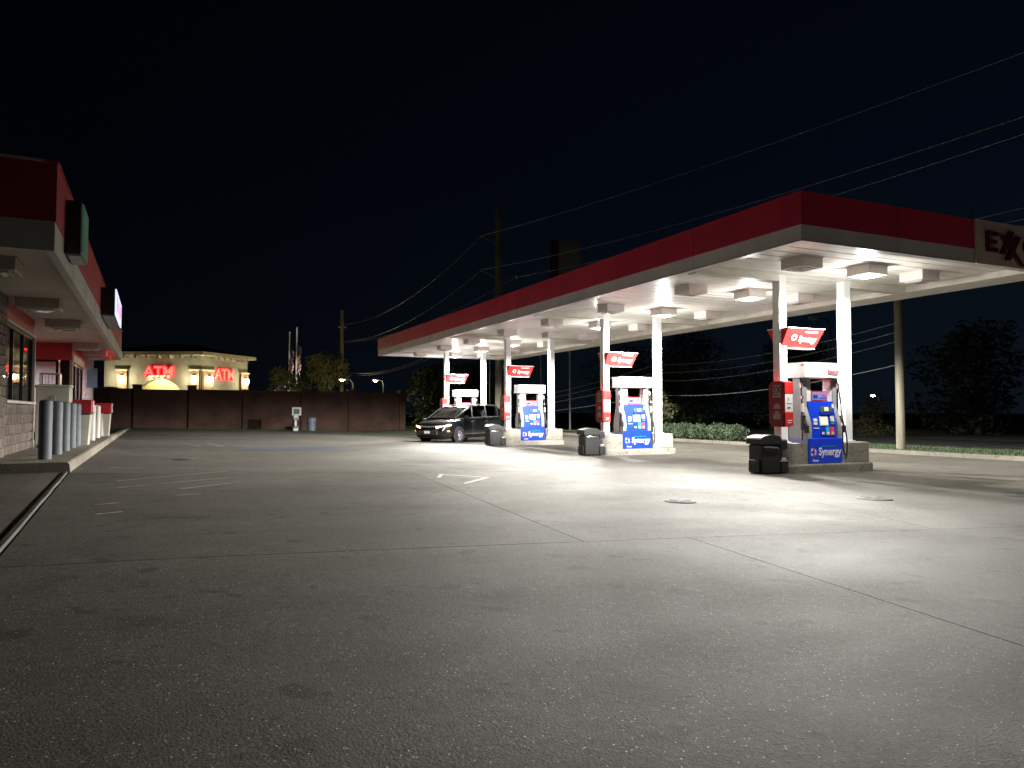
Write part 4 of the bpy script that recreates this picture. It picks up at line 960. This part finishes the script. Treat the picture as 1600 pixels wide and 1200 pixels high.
def pilaster(o, d1, nrm, w_, z1=4.9):
    mb = MB(); ebox(o - nrm * .02, d1, w_, nrm, .22, 0, z1, mb); p = mb.build('brick_pilaster', M['bankbrick'], bank)
    mb = MB(); ebox(o - nrm * .02 - d1 * .06, d1, w_ + .12, nrm, .32, z1, z1 + .14, mb); mb.build('capital', M['eave'], bank)
    return p
pilaster(A3 * .12, A3, NA, .75); pilaster(A3 * 6.2, A3, NA, .85); pilaster(B3 * .12, B3, NB, 1.2); pilaster(B3 * (LB - 1.1), B3, NB, 1.0)
def rj(o, d, z0, z1, out):
    return o + d * out
# eaves + brackets + hip roof
ov = .55
C_ = [O0 + NA * ov + NB * ov * .9, A3 * (LA + ov) + NA * ov, A3 * (LA + ov) + B3 * (LB + ov), B3 * (LB + ov) + NB * ov]
mb = MB(); P = [(c.x, c.y, z) for z in (6.21, 6.50) for c in C_]; mb.add(P, [(0, 1, 2, 3), (7, 6, 5, 4), (0, 4, 5, 1), (1, 5, 6, 2), (2, 6, 7, 3), (3, 7, 4, 0)]); mb.build('eave', M['eave'], bank)
ctr = (C_[0] + C_[1] + C_[2] + C_[3]) / 4
mb = MB(); P = [(c.x, c.y, 6.51) for c in C_] + [(ctr.x - 1.4, ctr.y + .4, 7.4), (ctr.x + 1.2, ctr.y - .2, 7.4)]
mb.add(P, [(0, 4, 1), (1, 4, 2), (2, 4, 5), (2, 5, 3), (3, 5, 0), (0, 5, 4), (0, 1, 2, 3)]); mb.build('roof', M['roof'], bank)
for k in range(9):
    mb = MB(); ebox(A3 * (.5 + k * .95) , A3, .16, NA, .62, 5.93, 6.205, mb); mb.build('eave_bracket', M['stucco'], bank)
for k in range(6):
    mb = MB(); ebox(B3 * (1.3 + k * .8), B3, .16, NB, .62, 5.93, 6.205, mb); mb.build('eave_bracket', M['stucco'], bank)
def atm(o, d, nrm, size):
    # d: reading direction (unit) ; letters face nrm
    Rm = Matrix(((d.x, 0, nrm.x, o.x), (d.y, 0, nrm.y, o.y), (0, 1, 0, o.z), (0, 0, 0, 1)))
    p = None
    me = text_mesh('ATM', size, depth=.06, bold=.075); me.transform(Rm); me.materials.clear(); me.materials.append(M['atm']); p = link('atm_letters', me, bank)
    me = text_mesh('ATM', size, depth=.01, bold=.004); me.transform(Matrix.Translation(nrm * .066) @ Rm); me.materials.clear(); me.materials.append(M['atmedge']); link('letter_face', me, p)
q = A3 * 4.75 + NA * .10; atm(Vector((q.x, q.y, 4.42)), -A3, NA, 1.22)
q = B3 * 1.55 + NB * .10; atm(Vector((q.x, q.y, 4.3)), B3, NB, 1.28)
def sconce(p, nrm, w_=55, label=''):
    q = MB(); q.lathe([(.07, -.30), (.18, -.22), (.20, .1), (.05, .2)], 12, 0, Matrix.Translation(p + nrm * .16)); l = q.build('wall_lamp', M['warm'], bank)
    q = MB(); q.lathe([(.17, .2), (.17, .23), (.03, .32)], 12, 0, Matrix.Translation(p + nrm * .16)); q.build('lamp_cap', M['darkmetal'], l)
    ld = bpy.data.lights.new('lamp_light', 'POINT'); ld.energy = w_; ld.color = (1.0, .86, .55); ld.shadow_soft_size = .15
    lo = bpy.data.objects.new('lamp_light', ld); COL.objects.link(lo); lo.parent = bank; lo.location = p + nrm * .8 + Vector((0, 0, -.05))
for (d_, u, nn) in ((A3, .5, NA), (A3, 6.6, NA), (B3, .75, NB), (B3, LB - .6, NB)):
    q = d_ * u + nn * .2; sconce(Vector((q.x, q.y, 4.25)), nn, 85)
ld = bpy.data.lights.new('drive_through_lamp', 'AREA'); ld.energy = 300; ld.color = (1, .88, .45); ld.size = 2.5
lo = bpy.data.objects.new('drive_through_lamp', ld); COL.objects.link(lo); lo.parent = bank; q = A3 * 3.5 - NA * .9; lo.location = (q.x, q.y, 4.5)

# ------------------------------------------------------------------ flag poles
def flagpole(x, y, h_, label):
    t = thing('flagpole', label, 'flagpole', (x, y, 0))
    MB().tube([(0, 0, 0), (0, 0, h_)], .13, 10, r2=.07).build('pole', M['flagwhite'], t, smooth=True); MB().lathe([(.02, h_), (.12, h_ + .12), (.02, h_ + .25)], 10).build('finial', M['polegrey'], t)
    return t
flagpole(11.0, 79.2, 9.6, 'left of the two white flagpoles behind the brick wall'); flagpole(11.7, 79.0, 10.1, 'right of the two white flagpoles behind the brick wall')
def flag_(x, y, z0, z1, w_, label):
    rows, cols = 13, 6; P = []; mi = []; fs = []
    for j in range(rows + 1):
        for i in range(cols + 1):
            u = i / cols; P.append((.10 + w_ * u * (1 + .25 * math.sin(j * .9)), -.18 * math.sin(u * 6 + j * .5), z1 - (z1 - z0) * j / rows - u * .5 * (z1 - z0) * .25))
    mb = MB(); w1 = cols + 1
    for j in range(rows):
        for i in range(cols):
            c = 2 if (j < 5 and i < 3) else (0 if (j + i // 2) % 2 else 1); a = j * w1 + i
            mb.add([P[a], P[a + 1], P[a + w1 + 1], P[a + w1]], [(0, 1, 2, 3)], c)
    q = [(p[0], p[1] + .01, p[2]) for p in P]
    o = mb.build('flag', [M['flagred'], M['flagwhite'], M['flagblue']], None, (x, y, 0)); tag(o, label, 'flag')
flag_(11.0, 79.0, 5.6, 8.0, .30, 'furled red and white flag on the left flagpole'); flag_(11.7, 78.8, 5.6, 8.5, .30, 'furled red and white striped flag on the right flagpole')
flag_(9.4, 78.5, 2.7, 4.3, 1.3, 'small striped flag low beside the flagpoles')

t = thing('ground_floodlight', 'small floodlight on the ground aimed up at the flagpoles', 'floodlight', (11.2, 75.5, 0))
MB().bbox(-.2, .2, -.12, .12, .05, .35, .02).build('housing', M['darkmetal'], t); MB().box(-.16, .16, -.08, .08, .352, .36).build('lens', M['lens_on'], t)
ld = bpy.data.lights.new('lamp_light', 'SPOT'); ld.energy = 3000; ld.color = (1, .93, .8); ld.spot_size = R(62); ld.shadow_soft_size = .1
lo = bpy.data.objects.new('lamp_light', ld); COL.objects.link(lo); lo.parent = t; lo.location = (0, 0, .4); lo.rotation_euler = (R(180 - 38), 0, 0)

# ------------------------------------------------------------------ trees, hedges
def leafcloud(mb, c, r, n, s, mi=0):
    for _ in range(n):
        d = Vector((random.gauss(0, 1), random.gauss(0, 1), random.gauss(0, 1))); d.normalize()
        p = Vector(c) + Vector((d.x * r[0], d.y * r[1], d.z * r[2])) * (random.uniform(.35, 1.0) ** .5) * random.uniform(.8, 1.08)
        a = Vector((random.gauss(0, 1), random.gauss(0, 1), random.gauss(0, 1))).normalized(); b = a.orthogonal().normalized(); ss = s * random.uniform(.6, 1.4)
        mb.add([p - a * ss, p + b * ss * .45, p + a * ss, p - b * ss * .45], [(0, 1, 2, 3)], mi)
def tree(x, y, h_, r, label, m='leaf', n=9, leaves=420, ls=.16, name='tree', z=0, group='trees beyond the lot', low=.25):
    t = thing(name, label, 'tree', (x, y, z), 0, group)
    tr = MB(); tr.tube([(0, 0, -.1), (.05, 0, h_ * .3), (0, .1, h_ * .6)], h_ * .03, 8, r2=h_ * .012); mb = MB()
    for k in range(n):
        a = random.uniform(0, 2 * PI); f_ = random.uniform(.1, .8); zc = h_ * random.uniform(low + .08, .86); rr = r * random.uniform(.34, .55)
        sp_ = 1 - .55 * abs(zc / h_ - .5) * 2
        c = (math.cos(a) * r * f_ * sp_, math.sin(a) * r * f_ * sp_, zc)
        tr.tube([(0, 0, h_ * .28), (c[0] * .5, c[1] * .5, (h_ * .28 + c[2]) / 2 + .1), c], h_ * .01, 6, r2=h_ * .004)
        leafcloud(mb, c, (rr, rr, rr * .75), leaves, ls)
    tr.build('trunk', M['bark'], t); mb.build('crown', M[m], t)
    return t
def hedge(x0, y0, x1, y1, w_, h_, label, n=2600, ls=.05, m='leaf4'):
    t = thing('hedge_bush', label, 'bush', ((x0 + x1) / 2, (y0 + y1) / 2, .1), math.atan2(y1 - y0, x1 - x0), 'clipped bushes along the verge'); L_ = math.hypot(x1 - x0, y1 - y0)
    mb = MB()
    leafcloud(mb, (0, 0, h_ * .48), (L_ / 2, w_ / 2, h_ * .52), n, ls); mb.build('foliage', M[m], t)
    MB().tube([(0, 0, -.05), (0, 0, h_ * .5)], .04, 6).build('stem', M['bark'], t)
for k in range(6):
    y0 = 25.6 + k * 1.25; x0 = 23.3 + random.uniform(-.08, .08)
    hedge(x0, y0, x0, y0 + 1.35, 1.15, .78 + .05 * (k % 2), 'low clipped green bush on the verge, %s of six from the right' % ORD[k])
tree(24.6, 34.2, 2.9, 1.75, 'big rounded shrub behind the clipped bushes, right of the second pump', 'leaf2', n=12, leaves=420, ls=.07, low=.0, name='shrub')
tree(38.0, 47.0, 8.0, 4.2, 'dense dark tree across the road behind the second and nearest pumps', 'leaf3', n=22, leaves=420, ls=.15, low=.02)
tree(42.5, 42.5, 7.6, 4.0, 'dark tree across the road, just left of the nearest pump', 'leaf3', n=20, leaves=400, ls=.15, low=.02)
tree(37.0, 55.5, 7.4, 4.2, 'dark tree across the road, right of the thin pole', 'leaf3', n=18, leaves=380, ls=.16, low=.02)
tree(46, 30, 7.0, 4.5, 'faint dark tree beyond the road at the right, behind the wooden pole', 'leaf3', n=14, leaves=300, ls=.2, low=.05)
tree(38.2, 31.5, 2.2, 1.6, 'low brown shrub just right of the nearest right column', 'leaf2', n=8, leaves=300, ls=.08, low=.0, name='shrub')
tree(47, 66, 8.0, 5.0, 'distant dark tree seen between the second and third pumps', 'leaf3', n=14, leaves=300, ls=.2, low=.05)
tree(13.6, 74.5, 7.6, 2.7, 'olive green tree with open crown behind the brick wall, right of the flagpoles', 'leaf2', n=16, leaves=330, ls=.16)
tree(-8.3, 71.0, 6.4, 3.0, 'green tree behind the far end of the shop, left of the bank', n=14, leaves=360, ls=.14, low=.1)
tree(10.0, 76.0, 6.0, 2.2, 'tree just right of the bank, faintly lit', 'leaf2', n=9, leaves=280, ls=.15)
tree(23.5, 69.0, 6.2, 3.6, 'dark bushy tree beyond the end of the brick wall, left of the minivan', 'leaf3', n=16, leaves=380, ls=.16, low=.02)
tree(27.5, 72.0, 7.0, 3.8, 'dark tree behind the minivan between the far columns', n=14, leaves=330, ls=.18, low=.05)
tree(34.0, 80.0, 8.0, 5.0, 'tall dark tree far behind the third pump', n=14, leaves=300, ls=.22, low=.05)

# ------------------------------------------------------------------ poles, wires, street lamps
def pole(x, y, h_, r0, r1, label, m='wood', z=0, name='utility_pole'):
    t = thing(name, label, 'utility pole', (x, y, z)); MB().tube([(0, 0, -.2), (0, 0, h_ * .5), (0, 0, h_)], r0, 12, r2=r1).build('shaft', M[m], t, smooth=True); return t
big = pole(20.06, 45.8, 15.6, .26, .19, 'tall wooden utility pole with side arms rising behind the canopy', 'wood')
mb = MB(); mb.tube([(-.15, 0, 12.85), (-1.25, -.1, 13.25)], .05, 6); mb.build('side_arm', M['wood'], big)
mb = MB(); mb.tube([(-.15, 0, 10.55), (-1.25, -.1, 10.95)], .05, 6); mb.build('side_arm', M['wood'], big)
mb = MB(); mb.tube([(.15, 0, 10.6), (1.35, .1, 10.65)], .05, 6); mb.build('side_arm', M['wood'], big)
for (x, z) in ((-1.25, 13.3), (-1.25, 11.0), (1.35, 10.72)): MB().lathe([(.05, 0), (.07, .05), (.05, .1), (.07, .15), (.03, .2)], 8, 0, Matrix.Translation((x, 0, z - .1))).build('insulator', M['polegrey'], big)
lft = pole(15.62, 75.4, 11.8, .22, .17, 'wooden utility pole behind the olive tree, left of the canopy')
for z in (6.0, 10.0): MB().box(-.4, .4, -.06, .06, z, z + .12).build('bracket', M['polegrey'], lft)
rp = pole(23.35, 18.0, 7.9, .15, .13, 'weathered wooden pole on the grass verge right of the pumps')
MB().box(.13, .19, -.03, .03, 2.35, 2.43).build('tag_plate', M['silver'], rp)
tp = pole(28.7, 51.4, 11.3, .085, .06, 'thin grey pole carrying the box sign behind the canopy', 'polegrey', name='sign_pole')
t = thing('pylon_sign', 'dark rectangular box sign seen above the canopy roof', 'sign', (28.7, 51.4, 11.3), R(-28))
MB().bbox(-.85, .85, -.35, .35, 0, 3.7, .02).build('case', M['pylon_pale'], t); MB().box(-.80, .80, -.365, -.351, .1, 3.55).build('face', M['pylon_pale'], t); MB().box(-.868, -.851, -.3, .3, .1, 3.75).build('side_face', M['pylon_red'], t)
MB().box(-1.55, -.9, -.33, .33, .0, 3.85).build('side_case', M['pylon_red'], t)
pole(30.5, 60.0, 7.5, .05, .04, 'thin grey mast seen between the third and second pumps, far away', 'polegrey', name='mast')
pole(26.3, 62.0, 8.2, .07, .05, 'thin distant mast left of the farthest canopy column', 'polegrey', name='mast')

def wire(a, b, sag, r=.014, label='x', n=16):
    a = Vector(a); b = Vector(b); P = []
    for k in range(n + 1): t_ = k / n; p = a.lerp(b, t_); p.z -= sag * 4 * t_ * (1 - t_); P.append(p)
    tag(MB().tube(P, r, 5).build('power_line', M['wire']), label, 'power line', 'overhead power lines')
th_ = math.atan(531 / 1155); pt_ = math.atan(44 / 1155)
def at(px, py, d):   # a place in the scene seen at that spot of the photograph, d metres ahead
    u = (px - 800) / 1155; v = -(py - 600) / 1155
    fw = math.cos(pt_) - v * math.sin(pt_); up = math.sin(pt_) + v * math.cos(pt_)
    t_ = d / fw
    return Vector(((fw * math.sin(th_) + u * math.cos(th_)) * t_, (fw * math.cos(th_) - u * math.sin(th_)) * t_, CAM_H + up * t_))
pa1 = Vector((20.06 - 1.25, 45.7, 13.3)); pa2 = Vector((20.06 - 1.25, 45.7, 11.0)); pa3 = Vector((20.06 + 1.35, 45.9, 10.72))
wire(pa1, at(1760, 22, 20), .35, .016, 'uppermost power line running from the tall pole to the top right')
wire(pa2, at(1760, 128, 20), .55, .016, 'middle power line from the lower left arm of the tall pole to the right')
wire(pa3, at(1760, 155, 20), .55, .016, 'lowest long power line from the right arm of the tall pole to the right')
l1 = Vector((15.55, 75.3, 10.3)); l2 = Vector((15.6, 75.3, 8.6))
wire(pa1, l1, 1.4, .02, 'sagging power line from the upper arm of the tall pole to the left pole')
wire(pa2, l2, 1.2, .02, 'sagging power line from the lower arm of the tall pole to the left pole')
wire(pa3, Vector((15.7, 75.3, 8.5)), 1.0, .018, 'power line from the right arm of the tall pole to the left pole')
rt = Vector((23.35, 18.0, 7.8))
wire(rt, at(1800, 265, 20), .2, .010, 'upper of three thin lines leaving the canopy sign to the right')
wire(rt - Vector((0, 0, .25)), at(1800, 290, 20), .2, .010, 'middle of three thin lines leaving above the canopy sign')
wire(rt - Vector((0, 0, .42)), at(1800, 302, 20), .2, .010, 'lowest of three thin lines leaving above the canopy sign')
for k, (ya, yb, lab) in enumerate(((570, 540, 'top'), (582, 555, 'second'), (595, 571, 'third'), (617, 604, 'lowest'))):
    wire(at(560, 640 - k * 3, 95), at(1026, ya, 45), 1.5, .018, '%s faint cable crossing behind the far pumps' % lab)
    wire(at(1026, ya, 45), Vector((23.35, 18.0, 4.6 - k * .33 - .5 * (k > 2))), .4, .011, '%s faint cable crossing the dark trees right of the second pump' % lab)
wire(at(540, 585, 80), at(700, 548, 42), .6, .014, 'short cable left of the farthest canopy column, upper')
wire(at(540, 580, 80), at(660, 561, 42), .5, .014, 'short cable left of the farthest canopy column, lower')

def street_lamp(x, y, h_, lit, label, arm=1.2, dir_=0, pw_=0):
    t = thing('street_lamp', label, 'street lamp', (x, y, 0), dir_)
    MB().tube([(0, 0, 0), (0, 0, h_ - .3), (arm * .3, 0, h_), (arm, 0, h_ + .05)], .07, 8, r2=.035).build('post', M['darkmetal'], t, smooth=True)
    MB().bbox(arm - .05, arm + .55, -.16, .16, h_ - .02, h_ + .14, .03).build('lamp_head', M['silver'], t)
    MB().lathe([(.17, 0), (.14, -.06), (.05, -.1)], 12, 0, Matrix.Translation((arm + .28, 0, h_ - .025))).build('lens', M['warm2'] if lit else M['lens_off'], t)
    if pw_:
        ld = bpy.data.lights.new('lamp_light', 'POINT'); ld.energy = pw_; ld.color = (1, .82, .42); ld.shadow_soft_size = .15
        lo = bpy.data.objects.new('lamp_light', ld); COL.objects.link(lo); lo.parent = t; lo.location = (arm + .28, 0, h_ - .3)
street_lamp(14.8, 66.6, 4.35, True, 'lit warm street lamp beyond the wall, the left of two', .7, R(180), 330)
street_lamp(18.1, 68.4, 4.4, True, 'lit warm street lamp beyond the wall, the right of two', .5, R(180), 330)
street_lamp(38.3, 59.6, 7.3, False, 'unlit street lamp head above the second red sign', .5, R(180))
street_lamp(39.6, 35.6, 7.6, False, 'curved-arm street lamp behind the nearest canopy columns', .9, R(160))
street_lamp(52, 42, 2.8, True, 'tiny lit lamp far off, left of the wooden pole', .4, R(180))

# ------------------------------------------------------------------ minivan
def make_van():
    t = thing('minivan', 'black minivan parked at an angle by the farthest pumps, headlamps facing left', 'minivan', (12.75, 33.6, .01), R(213))
    # front is +x. stations: x, half width low, half width belt, belt z, bottom z
    ST = [(2.58, .62, .60, .62, .34), (2.50, .80, .76, .80, .24), (2.30, .90, .86, .93, .20), (1.95, .97, .92, 1.02, .19), (1.5, .99, .95, 1.07, .19), (1.1, 1.0, .96, 1.12, .19), (.6, 1.0, .965, 1.15, .19), (0, 1.0, .965, 1.16, .19), (-.8, 1.0, .965, 1.17, .19), (-1.6, 1.0, .96, 1.18, .2), (-2.1, .98, .94, 1.18, .24), (-2.45, .92, .88, 1.15, .32), (-2.58, .84, .80, 1.05, .42)]
    mb = MB(); P = []; m_ = 9
    def prof(x, wl, wb, zb_, z0):
        Q = [(wl * .80, z0), (wl * .97, z0 + .06), (wl * 1.0, z0 + .25), (wl * 1.0, (z0 + zb_) / 2 + .05), (wl * .985, zb_ - .18), (wb, zb_ - .02), (wb * .93, zb_ + .005), (wb * .45, zb_ + .035), (0, zb_ + .045)]
        return Q
    for s_ in ST:
        Q = prof(*s_); row = [(s_[0], y, z) for y, z in Q] + [(s_[0], -y, z) for y, z in Q[-2::-1]]; P += row
    w_ = 17; fs = []
    def arch(x, z, y):
        return False
    for j in range(len(ST) - 1):
        for i in range(w_ - 1): fs.append((j * w_ + i, (j + 1) * w_ + i, (j + 1) * w_ + i + 1, j * w_ + i + 1))
    fs.append(tuple(range(w_))); fs.append(tuple(range(len(ST) * w_ - 1, (len(ST) - 1) * w_ - 1, -1)))
    for j in range(len(ST) - 1): fs.append((j * w_, j * w_ + w_ - 1, (j + 1) * w_ + w_ - 1, (j + 1) * w_))
    mb.add(P, fs); body = mb.build('body', M['carpaint'], t, smooth=True)
    sub = body.modifiers.new('s', 'SUBSURF'); sub.levels = 1; sub.render_levels = 1
    # wheel housings (dark discs over the body side)
    for x in (1.545, -1.545):
        for sy in (1, -1):
            MB().lathe([(.405, 0), (.405, .012), (.39, .014)], 28, 0, Matrix.Translation((x, sy * .992, .36)) @ Matrix.Rotation(R(-90 * sy), 4, 'X')).build('wheel_arch', M['cartrim'], t)
    # greenhouse: glass volume then roof and pillars
    G = [(1.62, .78, 1.10, .74, 1.12), (1.05, .90, 1.13, .80, 1.34), (.55, .93, 1.16, .79, 1.60), (.25, .935, 1.16, .775, 1.68), (-.6, .935, 1.17, .775, 1.72), (-1.5, .93, 1.18, .77, 1.71), (-2.05, .90, 1.18, .74, 1.66), (-2.40, .86, 1.16, .70, 1.48)]
    mb = MB(); P = []
    for (x, wb, zb_, wr, zr) in G: P += [(x, wb, zb_ - .02), (x, wr, zr), (x, wr * .6, zr + .03), (x, -wr * .6, zr + .03), (x, -wr, zr), (x, -wb, zb_ - .02)]
    fs = []
    for j in range(len(G) - 1):
        for i in range(5): fs.append((j * 6 + i, (j + 1) * 6 + i, (j + 1) * 6 + i + 1, j * 6 + i + 1))
    fs += [tuple(range(6)), tuple(range(len(G) * 6 - 1, (len(G) - 1) * 6 - 1, -1))]
    mb.add(P, fs); mb.build('windows', M['carglass'], t, smooth=True)
    # roof skin
    mb = MB(); P = []; RG = [g for g in G if g[4] > 1.58]
    for (x, wb, zb_, wr, zr) in RG:
        P += [(x, wr + .012, zr - .05), (x, wr - .03, zr + .022), (x, wr * .6, zr + .055), (x, -wr * .6, zr + .055), (x, -wr + .03, zr + .022), (x, -wr - .012, zr - .05)]
    fs = []
    for j in range(len(RG) - 1):
        for i in range(5): fs.append((j * 6 + i, (j + 1) * 6 + i, (j + 1) * 6 + i + 1, j * 6 + i + 1))
    mb.add(P, fs); mb.build('roof', M['carpaint'], t, smooth=True)
    def pillar(x0, z0, y0, x1, z1, y1, w__=.05, m=M['carpaint']):
        for sy in (1, -1):
            q = MB(); q.tube([(x0, sy * y0, z0), ((x0 + x1) / 2, sy * (y0 + y1) / 2 + sy * .01, (z0 + z1) / 2 + .01), (x1, sy * y1, z1)], w__, 6); q.build('pillar', m, t)
    pillar(1.62, 1.10, .80, .45, 1.64, .80); pillar(.42, 1.14, .94, .30, 1.68, .785, .03, M['cartrim']); pillar(-.75, 1.15, .94, -.80, 1.70, .785, .045, M['cartrim']); pillar(-1.75, 1.16, .93, -1.85, 1.68, .77, .07)
    pillar(-2.45, 1.14, .88, -2.2, 1.62, .74, .07)
    for sy in (1, -1):
        MB().tube([(1.75, sy * .93, 1.09), (1.0, sy * .955, 1.13), (0, sy * .965, 1.175), (-1.6, sy * .955, 1.20), (-2.2, sy * .93, 1.20)], .014, 6).build('chrome_trim', M['chrome'], t)
        MB().tube([(.40, sy * .66, 1.74), (-.6, sy * .66, 1.785), (-1.9, sy * .64, 1.755)], .02, 6).build('roof_rail', M['chrome'], t)
        MB().bbox(1.02, 1.22, *(sorted((sy * .99, sy * 1.20))), 1.08, 1.24, .03).build('mirror', M['carpaint'], t)
        for (x0, x1) in ((.42, .44), (-.76, -.74), (1.20, 1.22), (-1.80, -1.78)): MB().box(x0, x1, *(sorted((sy * .985, sy * 1.004))), .32, 1.06).build('door_seam', M['cartrim'], t)
        for x in (.62, -.55): MB().tube([(x, sy * 1.01, .98), (x - .18, sy * 1.015, .985)], .015, 6).build('door_handle', M['chrome'], t)
        MB().box(-1.1, 1.1, *(sorted((sy * .99, sy * 1.008))), .40, .43).build('side_moulding', M['chrome'], t)
        # headlamp
        q = MB(); q.add([(2.53, sy * .50, .76), (2.57, sy * .52, .66), (2.32, sy * .885, .70), (2.10, sy * .945, .80), (2.25, sy * .87, .87), (2.45, sy * .62, .80)], [(0, 1, 2, 3, 4, 5) if sy < 0 else (5, 4, 3, 2, 1, 0)])
        q2 = MB(); q2.tube([(2.56, sy * .46, .72), (2.46, sy * .70, .745), (2.30, sy * .87, .79), (2.08, sy * .955, .83)], .055, 8, r2=.035); q2.build('headlight', M['headlamp'], t, smooth=True)
        MB().bbox(2.18, 2.34, *(sorted((sy * .90, sy * .97))), .52, .58, .01).build('side_marker', M['amber'], t)
    MB().bbox(2.50, 2.62, -.55, .55, .36, .56, .03).build('lower_grille', M['cartrim'], t); MB().tube([(2.56, -.46, .76), (2.62, 0, .74), (2.56, .46, .76)], .03, 8).build('grille_bar', M['chrome'], t)
    MB().box(2.63, 2.645, -.16, .16, .44, .56).build('number_plate', M['plate'], t)
    tyre = MB(); tyre.lathe([(.24, -.11), (.33, -.11), (.352, -.08), (.355, 0), (.352, .08), (.33, .11), (.24, .11)], 32, caps=False)
    rimb = MB(); rimb.lathe([(.235, .05), (.245, .10), (.235, .108), (.225, .07)], 28, caps=False)
    for k in range(10):
        T = Matrix.Rotation(k * 2 * PI / 10, 4, 'Z'); rimb.add([(.04, -.02, .085), (.23, -.032, .10), (.23, .032, .10), (.04, .02, .085), (.04, -.02, .06), (.23, -.032, .06), (.23, .032, .06), (.04, .02, .06)], [(0, 1, 2, 3), (0, 4, 5, 1), (3, 2, 6, 7), (1, 5, 6, 2)], 0, T)
    rimb.lathe([(.06, .06), (.06, .095), (.03, .105)], 14)
    disc = MB(); disc.lathe([(.235, .055), (.235, .06), (.01, .061)], 24)
    for x in (1.545, -1.545):
        for sy in (1, -1):
            w2 = tyre.build('wheel', M['rubber'], t, (x, sy * (.93 if x > 0 else .94), .355), smooth=True); w2.rotation_euler = (R(-90 * sy), 0, -.30 if x > 0 else 0)
            w2.location.z = .355
            rimb.build('rim', M['rim'], w2); disc.build('brake_disc', M['darkmetal'], w2)
    for (x, sy) in ((.35, 1), (.35, -1), (-.7, 1), (-.7, -1)):
        MB().bbox(x - .12, x + .06, sy * .4 - .22, sy * .4 + .22, .7, 1.38, .05).build('seat', M['cartrim'], t)
make_van()
